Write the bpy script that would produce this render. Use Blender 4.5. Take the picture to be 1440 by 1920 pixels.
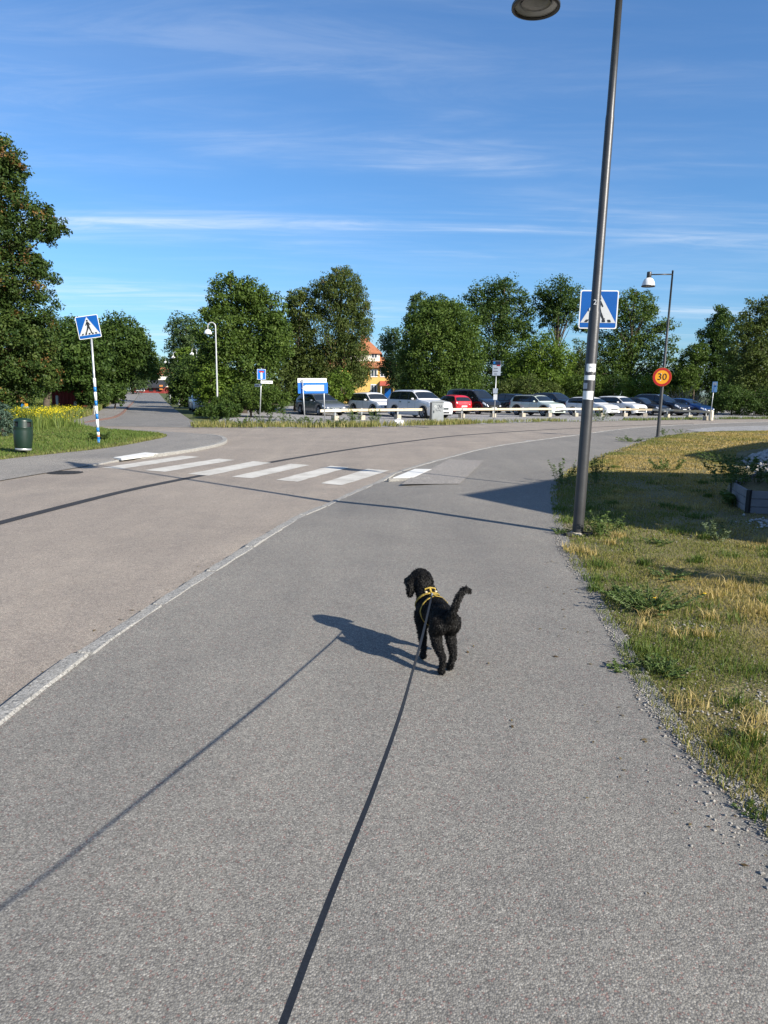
import bpy, bmesh, math, random
import numpy as np
from mathutils import Vector, Matrix
from mathutils.bvhtree import BVHTree

for o in list(bpy.data.objects):
    bpy.data.objects.remove(o, do_unlink=True)
SC = bpy.context.scene
COL = SC.collection
random.seed(7)
RNG = np.random.default_rng(11)
rad = math.radians

# ------------------------------------------------------------------ camera
F_PX, CAM_H, PITCH, ROLL = 1331.0, 1.55, rad(9.55), 0.013
cam_d = bpy.data.cameras.new('camera')
cam = bpy.data.objects.new('camera', cam_d)
COL.objects.link(cam)
cam_d.sensor_fit = 'AUTO'
cam_d.sensor_width = 36.0
cam_d.lens = F_PX / 1920.0 * 36.0
cam_d.clip_start = 0.05
cam_d.clip_end = 6000
cam.matrix_world = (Matrix.Translation((0, 0, CAM_H)) @ Matrix.Rotation(rad(90) - PITCH, 4, 'X')
                    @ Matrix.Rotation(ROLL, 4, 'Z'))
SC.camera = cam

# ------------------------------------------------------------------ sky, sun, exposure
SUN_AZ, SUN_EL = rad(131.0), rad(28.5)          # azimuth from +Y towards +X
world = bpy.data.worlds.new('World')
SC.world = world
world.use_nodes = True
wt = world.node_tree
wt.nodes.clear()
def wn(t, **k):
    n = wt.nodes.new(t)
    for a, b in k.items():
        setattr(n, a, b)
    return n
w_out = wn('ShaderNodeOutputWorld')
w_bg = wn('ShaderNodeBackground')
w_bg.inputs['Strength'].default_value = 0.073
w_sky = wn('ShaderNodeTexSky', sky_type='NISHITA', sun_disc=False)
w_sky.sun_elevation = SUN_EL
w_sky.sun_rotation = SUN_AZ
w_sky.altitude = 30
w_sky.air_density = 1.15
w_sky.dust_density = 0.1
w_sky.ozone_density = 2.6
w_tc = wn('ShaderNodeTexCoord')
w_sep = wn('ShaderNodeSeparateXYZ')
wt.links.new(w_tc.outputs['Generated'], w_sep.inputs[0])
def wmath(op, a, b=None, c=None):
    n = wn('ShaderNodeMath', operation=op)
    for i, v in enumerate((a, b, c)):
        if v is None:
            continue
        if isinstance(v, (int, float)):
            n.inputs[i].default_value = v
        else:
            wt.links.new(v, n.inputs[i])
    return n.outputs[0]
zz = wmath('ADD', wmath('MAXIMUM', w_sep.outputs['Z'], 0.0), 0.045)
cu = wmath('DIVIDE', w_sep.outputs['X'], zz)
cv = wmath('DIVIDE', w_sep.outputs['Y'], zz)
def cloud_layer(rot, sx, sy, off, scale, lo, hi, detail=7, dist=0.6, rough=0.55):
    cmb = wn('ShaderNodeCombineXYZ')
    wt.links.new(cu, cmb.inputs[0]); wt.links.new(cv, cmb.inputs[1])
    mp = wn('ShaderNodeMapping')
    mp.inputs['Rotation'].default_value = (0, 0, rot)
    mp.inputs['Scale'].default_value = (sx, sy, 1)
    mp.inputs['Location'].default_value = off
    wt.links.new(cmb.outputs[0], mp.inputs['Vector'])
    nz = wn('ShaderNodeTexNoise')
    nz.inputs['Scale'].default_value = scale
    nz.inputs['Detail'].default_value = detail
    nz.inputs['Roughness'].default_value = rough
    nz.inputs['Distortion'].default_value = dist
    wt.links.new(mp.outputs[0], nz.inputs['Vector'])
    mr = wn('ShaderNodeMapRange', interpolation_type='SMOOTHSTEP')
    mr.inputs['From Min'].default_value = lo
    mr.inputs['From Max'].default_value = hi
    wt.links.new(nz.outputs['Fac'], mr.inputs['Value'])
    return mr.outputs[0]
c1 = cloud_layer(rad(14), 0.34, 1.0, (12.799999999999999, -12.5, 0), 0.55, 0.40, 0.76)                    # broad thin veils
c2 = cloud_layer(rad(2), 0.17, 1.0, (47.599999999999994, 17.3, 0), 1.15, 0.53, 0.78, 9, 0.5, 0.55)      # streaks
c3 = cloud_layer(rad(-12), 0.45, 1.6, (19.5, 13.5, 3), 2.4, 0.36, 0.72, 9, 1.0, 0.65)        # fine ripples inside both
rp = wmath('ADD', wmath('MULTIPLY', c3, 0.75), 0.25)
cl = wmath('ADD', wmath('MULTIPLY', c1, wmath('MULTIPLY', rp, 0.46)), wmath('MULTIPLY', c2, wmath('MULTIPLY', rp, 0.58)))
cl = wmath('MINIMUM', cl, 0.75)
w_mix = wn('ShaderNodeMixRGB', blend_type='MIX')
wt.links.new(cl, w_mix.inputs['Fac'])
w_hs = wn('ShaderNodeHueSaturation')
w_hs.inputs['Saturation'].default_value = 1.08
w_hs.inputs['Value'].default_value = 1.0
wt.links.new(w_sky.outputs[0], w_hs.inputs['Color'])
w_tint = wn('ShaderNodeMixRGB', blend_type='MULTIPLY')
w_tint.inputs['Fac'].default_value = 1.0
w_tint.inputs['Color2'].default_value = (0.84, 0.96, 1.10, 1)
wt.links.new(w_hs.outputs[0], w_tint.inputs['Color1'])
# the clear air pales to light blue towards the horizon
w_hr = wn('ShaderNodeValToRGB')
w_hr.color_ramp.elements[0].position = 0.0
w_hr.color_ramp.elements[0].color = (0.46, 0.66, 0.95, 1)
w_hr.color_ramp.elements[1].position = 0.42
w_hr.color_ramp.elements[1].color = (0.78, 0.95, 1.08, 1)
e_ = w_hr.color_ramp.elements.new(0.16); e_.color = (0.66, 0.85, 1.02, 1)
wt.links.new(wmath('MAXIMUM', w_sep.outputs['Z'], 0.0), w_hr.inputs['Fac'])
w_t2 = wn('ShaderNodeMixRGB', blend_type='MULTIPLY')
w_t2.inputs['Fac'].default_value = 1.0
wt.links.new(w_tint.outputs[0], w_t2.inputs['Color1'])
wt.links.new(w_hr.outputs['Color'], w_t2.inputs['Color2'])
wt.links.new(w_t2.outputs[0], w_mix.inputs['Color1'])
w_mix.inputs['Color2'].default_value = (7.6, 7.9, 8.2, 1)
wt.links.new(w_mix.outputs[0], w_bg.inputs['Color'])
wt.links.new(w_bg.outputs[0], w_out.inputs[0])

sun_d = bpy.data.lights.new('sun', 'SUN')
sun_d.energy = 5.0
sun_d.angle = rad(0.6)
sun_d.color = (1.0, 0.935, 0.83)
sun = bpy.data.objects.new('sun', sun_d)
COL.objects.link(sun)
SUN_TO = Vector((math.sin(SUN_AZ) * math.cos(SUN_EL), math.cos(SUN_AZ) * math.cos(SUN_EL), math.sin(SUN_EL)))
sun.rotation_euler = (-SUN_TO).to_track_quat('-Z', 'Y').to_euler()
sun.location = (20, -15, 30)

SC.view_settings.view_transform = 'Standard'
SC.view_settings.look = 'None'
SC.view_settings.gamma = 1.0
SC.view_settings.use_curve_mapping = False
SC.view_settings.exposure = 0.95

# ------------------------------------------------------------------ pixel helpers (photograph 1440x1920)
def ray(px, py):
    x = (px - 720) / F_PX; u = -(py - 960) / F_PX
    c, s = math.cos(ROLL), math.sin(ROLL)
    x, u = x * c - u * s, x * s + u * c
    return (x, math.cos(PITCH) + math.sin(PITCH) * u, math.cos(PITCH) * u - math.sin(PITCH))
def G(px, py, z=0.0):
    r = ray(px, py); t = (z - CAM_H) / r[2]
    return Vector((r[0] * t, r[1] * t, z))
def D(px, py, d):
    r = ray(px, py); t = d / r[1]
    return Vector((r[0] * t, d, r[2] * t + CAM_H))
def XD(px, d):
    return D(px, 745, d).x
def ss(a, b, x):
    t = np.clip((np.asarray(x, float) - a) / (b - a), 0, 1)
    return t * t * (3 - 2 * t)
def hz(x, y):
    """terrain height above the flat junction: the side road climbs slightly far off on the left"""
    return 0.75 * ss(70, 185, y) * ss(20, -15, x)

# ------------------------------------------------------------------ numpy noise
def vnoise(x, y, s, seed=0):
    x = np.asarray(x, float) / s; y = np.asarray(y, float) / s
    xi = np.floor(x).astype(np.int64); yi = np.floor(y).astype(np.int64)
    xf = x - xi; yf = y - yi
    def h(a, b):
        n = (a * 374761393 + b * 668265263 + seed * 974634777) & 0x7fffffff
        n = ((n ^ (n >> 13)) * 1274126177) & 0x7fffffff
        return ((n ^ (n >> 16)) & 0xffff) / 65535.0
    u = xf * xf * (3 - 2 * xf); v = yf * yf * (3 - 2 * yf)
    return (h(xi, yi) * (1 - u) + h(xi + 1, yi) * u) * (1 - v) + (h(xi, yi + 1) * (1 - u) + h(xi + 1, yi + 1) * u) * v
def fnoise(x, y, s, seed=0):
    return 0.55 * vnoise(x, y, s, seed) + 0.3 * vnoise(x, y, s / 2.3, seed + 1) + 0.15 * vnoise(x, y, s / 5.1, seed + 2)

# ------------------------------------------------------------------ materials
MATS = {}
def new_mat(name):
    m = bpy.data.materials.new(name)
    m.use_nodes = True
    nt = m.node_tree
    b = nt.nodes['Principled BSDF']
    MATS[name] = m
    return m, nt, b
def N(nt, t, **k):
    n = nt.nodes.new(t)
    for a, v in k.items():
        setattr(n, a, v)
    return n
def ramp(nt, fac, stops, interp='LINEAR'):
    r = N(nt, 'ShaderNodeValToRGB')
    r.color_ramp.interpolation = interp
    e = r.color_ramp.elements
    while len(e) < len(stops):
        e.new(0.5)
    for i, (p, c) in enumerate(stops):
        e[i].position = p
        e[i].color = (c[0], c[1], c[2], 1)
    nt.links.new(fac, r.inputs['Fac'])
    return r.outputs['Color']
def noise(nt, vec, scale, detail=4, rough=0.55, dist=0.0):
    n = N(nt, 'ShaderNodeTexNoise')
    n.inputs['Scale'].default_value = scale
    n.inputs['Detail'].default_value = detail
    n.inputs['Roughness'].default_value = rough
    n.inputs['Distortion'].default_value = dist
    if vec is not None:
        nt.links.new(vec, n.inputs['Vector'])
    return n.outputs['Fac']
def mixc(nt, fac, a, b, mode='MIX'):
    n = N(nt, 'ShaderNodeMixRGB', blend_type=mode)
    for i, v in ((0, fac), (1, a), (2, b)):
        if isinstance(v, (int, float)):
            n.inputs[i].default_value = v
        elif isinstance(v, tuple):
            n.inputs[i].default_value = (v[0], v[1], v[2], 1)
        else:
            nt.links.new(v, n.inputs[i])
    return n.outputs[0]
def objco(nt):
    return N(nt, 'ShaderNodeTexCoord').outputs['Object']

def simple(name, col, rough=0.5, metal=0.0, spec=0.5, coat=0.0, var=0.12, vscale=6.0, bump=0.0, bscale=40.0):
    """plain painted or raw surface with slight procedural unevenness"""
    m, nt, b = new_mat(name)
    co = objco(nt)
    f = noise(nt, co, vscale, 5, 0.6)
    lo = tuple(c * (1 - var) for c in col); hi = tuple(min(1, c * (1 + var)) for c in col)
    nt.links.new(ramp(nt, f, [(0.3, lo), (0.7, hi)]), b.inputs['Base Color'])
    b.inputs['Roughness'].default_value = rough
    b.inputs['Metallic'].default_value = metal
    b.inputs['Specular IOR Level'].default_value = spec
    b.inputs['Coat Weight'].default_value = coat
    if bump > 0:
        bp = N(nt, 'ShaderNodeBump')
        bp.inputs['Strength'].default_value = bump
        bp.inputs['Distance'].default_value = 0.01
        nt.links.new(noise(nt, co, bscale, 5, 0.65), bp.inputs['Height'])
        nt.links.new(bp.outputs[0], b.inputs['Normal'])
    return m

def asphalt(name, base, tint, contrast=1.0, red=0.5, stain=0.16, cell=130.0):
    """worn asphalt: stones of mixed grey set in binder, fading into patches and stains"""
    m, nt, b = new_mat(name)
    co = objco(nt)
    v = N(nt, 'ShaderNodeTexVoronoi', feature='F1')
    v.inputs['Scale'].default_value = cell
    nt.links.new(co, v.inputs['Vector'])
    sp = N(nt, 'ShaderNodeSeparateColor')
    nt.links.new(v.outputs['Color'], sp.inputs[0])
    k = contrast
    g = lambda x: tuple(base * (1 + (x - 1) * k) * t for t in tint)
    stones = ramp(nt, sp.outputs[0], [(0.0, g(0.42)), (0.3, g(0.72)), (0.62, g(1.05)), (0.88, g(1.38)), (0.97, g(1.75)), (1.0, g(2.1))])
    reds = ramp(nt, sp.outputs[1], [(0.0, (0, 0, 0)), (0.945, (0, 0, 0)), (0.955, (1, 1, 1)), (1.0, (1, 1, 1))])
    reds = mixc(nt, 1.0, reds, (red, red, red), 'MULTIPLY')
    c = mixc(nt, reds, stones, (base * 1.0, base * 0.50, base * 0.42))
    # dark binder between the stones
    dk = ramp(nt, v.outputs['Distance'], [(0.0, (1, 1, 1)), (0.45, (1, 1, 1)), (0.8, (0.62, 0.62, 0.64))])
    c = mixc(nt, 1.0, c, dk, 'MULTIPLY')
    mid = ramp(nt, noise(nt, co, 24.0, 3, 0.7), [(0.3, (0.84, 0.84, 0.85)), (0.7, (1.15, 1.15, 1.14))])
    c = mixc(nt, 0.8, c, mid, 'MULTIPLY')
    big = ramp(nt, noise(nt, co, 0.55, 6, 0.62, 0.5), [(0.3, (1 - stain, 1 - stain, 1 - stain * 0.9)), (0.7, (1 + stain, 1 + stain * 0.97, 1 + stain * 0.93))])
    c = mixc(nt, 1.0, c, big, 'MULTIPLY')
    mp = N(nt, 'ShaderNodeMapping')
    mp.inputs['Rotation'].default_value = (0, 0, 0.25)
    mp.inputs['Scale'].default_value = (1.0, 0.10, 1.0)
    nt.links.new(co, mp.inputs['Vector'])
    trk = ramp(nt, noise(nt, mp.outputs[0], 1.5, 4, 0.6, 0.3), [(0.32, (0.93, 0.93, 0.935)), (0.68, (1.07, 1.065, 1.05))])
    c = mixc(nt, 1.0, c, trk, 'MULTIPLY')
    sm = ramp(nt, noise(nt, co, 3.1, 5, 0.6, 0.2), [(0.25, (0.93, 0.93, 0.94)), (0.75, (1.07, 1.06, 1.05))])
    c = mixc(nt, 1.0, c, sm, 'MULTIPLY')
    nt.links.new(c, b.inputs['Base Color'])
    b.inputs['Roughness'].default_value = 0.82
    b.inputs['Specular IOR Level'].default_value = 0.3
    bp = N(nt, 'ShaderNodeBump')
    bp.inputs['Strength'].default_value = 0.5
    bp.inputs['Distance'].default_value = 0.003
    inv = N(nt, 'ShaderNodeMath', operation='SUBTRACT')
    inv.inputs[0].default_value = 1.0
    nt.links.new(v.outputs['Distance'], inv.inputs[1])
    nt.links.new(inv.outputs[0], bp.inputs['Height'])
    nt.links.new(bp.outputs[0], b.inputs['Normal'])
    return m

def speckle(name, cols, cell, rough=0.9, bump=0.8, big=0.15, bdist=0.01):
    """gravel, granite, soil: cells of several colours"""
    m, nt, b = new_mat(name)
    co = objco(nt)
    v = N(nt, 'ShaderNodeTexVoronoi', feature='F1')
    v.inputs['Scale'].default_value = cell
    nt.links.new(co, v.inputs['Vector'])
    sp = N(nt, 'ShaderNodeSeparateColor')
    nt.links.new(v.outputs['Color'], sp.inputs[0])
    n = len(cols)
    c = ramp(nt, sp.outputs[0], [(i / max(1, n - 1), q) for i, q in enumerate(cols)])
    bg = ramp(nt, noise(nt, co, 0.9, 6, 0.6), [(0.3, (1 - big,) * 3), (0.7, (1 + big,) * 3)])
    c = mixc(nt, 1.0, c, bg, 'MULTIPLY')
    nt.links.new(c, b.inputs['Base Color'])
    b.inputs['Roughness'].default_value = rough
    b.inputs['Specular IOR Level'].default_value = 0.25
    bp = N(nt, 'ShaderNodeBump')
    bp.inputs['Strength'].default_value = bump
    bp.inputs['Distance'].default_value = bdist
    bp.invert = True
    nt.links.new(v.outputs['Distance'], bp.inputs['Height'])
    nt.links.new(bp.outputs[0], b.inputs['Normal'])
    return m

def leafmat(name, rough=0.58, trans=0.26, spec=0.18):
    """leaves and blades: own colour from the 'col' attribute, light shining through"""
    m, nt, b = new_mat(name)
    at = N(nt, 'ShaderNodeAttribute', attribute_name='col')
    nt.links.new(at.outputs['Color'], b.inputs['Base Color'])
    b.inputs['Roughness'].default_value = rough
    b.inputs['Specular IOR Level'].default_value = spec
    tr = N(nt, 'ShaderNodeBsdfTranslucent')
    tc = mixc(nt, 1.0, at.outputs['Color'], (1.25, 1.35, 0.7), 'MULTIPLY')
    nt.links.new(tc, tr.inputs['Color'])
    mx = N(nt, 'ShaderNodeMixShader')
    mx.inputs[0].default_value = trans
    nt.links.new(b.outputs[0], mx.inputs[1])
    nt.links.new(tr.outputs[0], mx.inputs[2])
    nt.links.new(mx.outputs[0], nt.nodes['Material Output'].inputs[0])
    return m

def paintmat(name, col, metal=0.0, rough=0.32, coat=0.8):
    m, nt, b = new_mat(name)
    b.inputs['Base Color'].default_value = (*col, 1)
    b.inputs['Metallic'].default_value = metal
    co = objco(nt)
    r = ramp(nt, noise(nt, co, 2.2, 4, 0.6), [(0.3, (rough * 0.85,) * 3), (0.7, (rough * 1.2,) * 3)])
    nt.links.new(r, b.inputs['Roughness'])
    d = ramp(nt, noise(nt, co, 5.0, 5, 0.65), [(0.35, tuple(c * 0.94 for c in col)), (0.7, col)])
    nt.links.new(d, b.inputs['Base Color'])
    b.inputs['Coat Weight'].default_value = coat
    b.inputs['Coat Roughness'].default_value = 0.06
    return m

ROAD = asphalt('road_asphalt', 0.265, (1.105, 0.962, 0.79), 0.48, 0.35, 0.12, 170)
PATH = asphalt('path_asphalt', 0.214, (1.0, 0.95, 0.83), 0.60, 0.6, 0.11, 175)
PAVE = asphalt('pavement_asphalt', 0.235, (1.02, 0.965, 0.855), 0.8, 0.4, 0.12, 130)
SIDE = asphalt('side_road_asphalt', 0.205, (1.0, 0.965, 0.875), 0.8, 0.4, 0.15, 130)
PATCH = asphalt('patched_asphalt', 0.265, (1.04, 0.97, 0.86), 0.9, 0.4, 0.08, 120)
SEAM = asphalt('seam_asphalt', 0.038, (0.98, 1.0, 1.06), 0.7, 0.1, 0.2, 150)
GRANITE = speckle('granite', [(0.13, 0.128, 0.118), (0.24, 0.232, 0.215), (0.31, 0.30, 0.275), (0.20, 0.19, 0.173), (0.39, 0.377, 0.345)], 95, 0.85, 0.6, 0.16, 0.004)
GRANITE_RED = speckle('red_granite', [(0.12, 0.07, 0.055), (0.18, 0.105, 0.085), (0.22, 0.14, 0.11)], 60, 0.85, 0.5, 0.15, 0.004)
GRAVEL = speckle('gravel', [(0.16, 0.155, 0.15), (0.27, 0.26, 0.25), (0.36, 0.35, 0.335), (0.22, 0.21, 0.20)], 42, 0.95, 1.0, 0.15, 0.015)
EDGEDIRT = speckle('edge_grit', [(0.12, 0.112, 0.10), (0.20, 0.19, 0.17), (0.28, 0.265, 0.235), (0.16, 0.15, 0.13)], 110, 0.95, 1.0, 0.18, 0.01)
SOIL = speckle('lawn_soil', [(0.10, 0.085, 0.045), (0.17, 0.14, 0.07), (0.13, 0.12, 0.05), (0.21, 0.175, 0.09)], 60, 0.95, 0.8, 0.2, 0.01)
FIELD = speckle('far_ground', [(0.05, 0.07, 0.022), (0.075, 0.095, 0.03), (0.10, 0.10, 0.04)], 8, 0.95, 0.6, 0.25, 0.05)
STONE = speckle('pale_stone', [(0.24, 0.235, 0.225), (0.42, 0.41, 0.39), (0.33, 0.32, 0.305)], 30, 0.85, 0.3, 0.2, 0.004)
GRIT = speckle('grit_stone', [(0.17, 0.16, 0.148), (0.29, 0.275, 0.25), (0.23, 0.215, 0.195)], 50, 0.9, 0.3, 0.2, 0.004)
CONCRETE = simple('concrete', (0.37, 0.325, 0.255), 0.9, var=0.15, vscale=5, bump=0.4)
WORNWHITE = None
def roadpaint():
    m, nt, b = new_mat('worn_road_paint')
    co = objco(nt)
    f = noise(nt, co, 2.4, 6, 0.65, 0.3)
    v = N(nt, 'ShaderNodeTexVoronoi'); v.inputs['Scale'].default_value = 130
    nt.links.new(co, v.inputs['Vector'])
    sp = N(nt, 'ShaderNodeSeparateColor'); nt.links.new(v.outputs['Color'], sp.inputs[0])
    c = ramp(nt, f, [(0.22, (0.30, 0.275, 0.235)), (0.42, (0.45, 0.425, 0.375)), (0.65, (0.56, 0.535, 0.48))])
    c2 = ramp(nt, sp.outputs[0], [(0.0, (0.78, 0.77, 0.76)), (0.25, (0.96, 0.96, 0.96)), (1.0, (1.06, 1.06, 1.05))])
    nt.links.new(mixc(nt, 1.0, c, c2, 'MULTIPLY'), b.inputs['Base Color'])
    b.inputs['Roughness'].default_value = 0.75
    return m
WORNWHITE = roadpaint()
CLEANWHITE = simple('white_tile_paint', (0.62, 0.61, 0.57), 0.7, var=0.08, vscale=8, bump=0.2)
POLE = simple('dark_grey_pole', (0.05, 0.05, 0.051), 0.42, 0.3, var=0.18, vscale=5, bump=0.1)
GALV = simple('galvanised_steel', (0.42, 0.43, 0.43), 0.45, 0.6, var=0.15, vscale=9)
LAMPGREY = simple('pale_grey_lamp_paint', (0.45, 0.46, 0.46), 0.4, 0.2, var=0.08)
LAMPWHITE = simple('white_enamel', (0.72, 0.72, 0.71), 0.3, var=0.05)
SIGNBLUE = simple('sign_blue', (0.002, 0.075, 0.30), 0.35, var=0.06)
SIGNBLUE2 = simple('direction_sign_blue', (0.0, 0.11, 0.46), 0.35, var=0.04)
SIGNWHITE = simple('sign_white', (0.66, 0.66, 0.65), 0.4, var=0.04)
SIGNGREY = simple('sign_dim_white', (0.42, 0.46, 0.52), 0.4, var=0.05)
SIGNBLACK = simple('sign_black', (0.012, 0.012, 0.013), 0.4, var=0.1)
SIGNRED = simple('sign_red', (0.30, 0.007, 0.008), 0.4, var=0.06)
SIGNYELLOW = simple('sign_yellow', (0.60, 0.26, 0.006), 0.4, var=0.04)
SIGNNAVY = simple('sign_navy', (0.012, 0.02, 0.05), 0.4, var=0.06)
STICKER = simple('sticker_paper', (0.80, 0.80, 0.77), 0.6, var=0.08, vscale=30)
STICKGREY = simple('sticker_faded', (0.40, 0.42, 0.45), 0.6, var=0.1, vscale=30)
POSTBLUE = simple('post_blue', (0.006, 0.14, 0.42), 0.4, var=0.08)
POSTWHITE = simple('post_white', (0.78, 0.78, 0.76), 0.4, var=0.06)
ORANGE = simple('rust_orange', (0.55, 0.20, 0.05), 0.7, var=0.2)
BINGREEN = simple('bin_green', (0.007, 0.022, 0.014), 0.38, var=0.15, vscale=4)
BLACK = simple('matt_black', (0.012, 0.012, 0.012), 0.7, var=0.2)
RAILWOOD = simple('pale_painted_rail', (0.56, 0.46, 0.30), 0.7, var=0.08, vscale=3)
RAILWHITE = simple('rail_white', (0.56, 0.51, 0.40), 0.65, var=0.06, vscale=3)
CABINET = simple('cabinet_grey', (0.33, 0.345, 0.34), 0.55, 0.1, var=0.12, vscale=4)
GRAFFITI = simple('graffiti_dark', (0.10, 0.10, 0.11), 0.6, var=0.3)
BARK = simple('bark', (0.085, 0.065, 0.048), 0.95, var=0.35, vscale=9, bump=0.8, bscale=18)
DEADWOOD = simple('dead_branches', (0.23, 0.19, 0.15), 0.95, var=0.3, vscale=7)
GREYWOOD = simple('weathered_planks', (0.20, 0.19, 0.20), 0.85, var=0.25, vscale=4, bump=0.4, bscale=30)
REDWOOD = simple('falu_red_boards', (0.20, 0.022, 0.018), 0.85, var=0.2, vscale=3, bump=0.3)
TILE = simple('clay_tiles', (0.34, 0.13, 0.06), 0.85, var=0.2, vscale=2, bump=0.6, bscale=7)
TILERED = simple('red_sheet_roof', (0.36, 0.075, 0.05), 0.7, var=0.15, vscale=2)
YELLOWWALL = simple('yellow_render', (0.60, 0.38, 0.115), 0.9, var=0.05, vscale=1.5)
CREAMWALL = simple('cream_render', (0.80, 0.74, 0.60), 0.9, var=0.05, vscale=1.5)
ROOFBLACK = simple('black_felt_roof', (0.022, 0.022, 0.024), 0.85, var=0.2)
WINFRAME = simple('window_frame_white', (0.8, 0.79, 0.76), 0.5, var=0.04)
WINGLASS = simple('window_glass', (0.05, 0.065, 0.08), 0.12, var=0.3, spec=0.8)
CARGLASS = simple('car_glass', (0.012, 0.016, 0.02), 0.04, var=0.2, spec=0.8)
TYRE = simple('tyre_rubber', (0.014, 0.014, 0.014), 0.85, var=0.2)
RIM = simple('alloy_rim', (0.45, 0.45, 0.46), 0.3, 0.8, var=0.1)
CHROME = simple('chrome', (0.65, 0.66, 0.67), 0.18, 0.95, var=0.05)
LAMPGLASS = simple('headlight_glass', (0.62, 0.64, 0.66), 0.08, 0.25, var=0.25, vscale=20, spec=0.9)
TAILRED = simple('tail_light_red', (0.42, 0.01, 0.012), 0.15, var=0.15, spec=0.8)
PLASTIC = simple('black_plastic', (0.018, 0.018, 0.019), 0.55, var=0.15)
LEAF = leafmat('leaf')
GRASS = leafmat('grass_blade', 0.6, 0.3, 0.25)
HARNESS = simple('yellow_webbing', (0.30, 0.205, 0.03), 0.7, var=0.6, vscale=70)
LEASHM = simple('slate_webbing', (0.012, 0.015, 0.021), 0.75, spec=0.2, var=0.25, vscale=200)
PLASTICBAG = simple('white_plastic', (0.82, 0.82, 0.82), 0.4, var=0.05)

# ------------------------------------------------------------------ mesh helpers
def link(o, parent=None):
    COL.objects.link(o)
    if parent is not None:
        o.parent = parent
    return o
def mobj(name, verts, faces, mat, parent=None, smooth=False):
    me = bpy.data.meshes.new(name)
    me.from_pydata([tuple(v) for v in verts], [], [tuple(f) for f in faces])
    me.update()
    if smooth:
        me.polygons.foreach_set('use_smooth', [True] * len(me.polygons))
    if mat is not None:
        me.materials.append(mat)
    return link(bpy.data.objects.new(name, me), parent)
def npmesh(name, V, Fc, mat, parent=None, col=None, smooth=False):
    """V (n,3), Fc (m,k) index arrays; col (n,3) per-vertex colour"""
    V = np.ascontiguousarray(V, dtype=np.float32); Fc = np.ascontiguousarray(Fc, dtype=np.int32)
    me = bpy.data.meshes.new(name)
    k = Fc.shape[1]
    me.vertices.add(len(V)); me.vertices.foreach_set('co', V.ravel())
    me.loops.add(Fc.size); me.loops.foreach_set('vertex_index', Fc.ravel())
    me.polygons.add(len(Fc))
    me.polygons.foreach_set('loop_start', np.arange(0, Fc.size, k, dtype=np.int32))
    if smooth:
        me.polygons.foreach_set('use_smooth', np.ones(len(Fc), dtype=bool))
    me.update(calc_edges=True)
    if col is not None:
        a = me.attributes.new('col', 'FLOAT_COLOR', 'POINT')
        c4 = np.ones((len(V), 4), dtype=np.float32); c4[:, :3] = col
        a.data.foreach_set('color', c4.ravel())
    me.materials.append(mat)
    return link(bpy.data.objects.new(name, me), parent)
def tag(o, label=None, cat=None, group=None, kind=None):
    if label: o['label'] = label
    if cat: o['category'] = cat
    if group: o['group'] = group
    if kind: o['kind'] = kind
    return o
def thing(name, label, cat, loc=(0, 0, 0), rotz=0.0, group=None):
    o = bpy.data.objects.new(name, None)
    o.empty_display_size = 0.2
    o.location = loc
    o.rotation_euler = (0, 0, rotz)
    link(o)
    return tag(o, label, cat, group)
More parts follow.
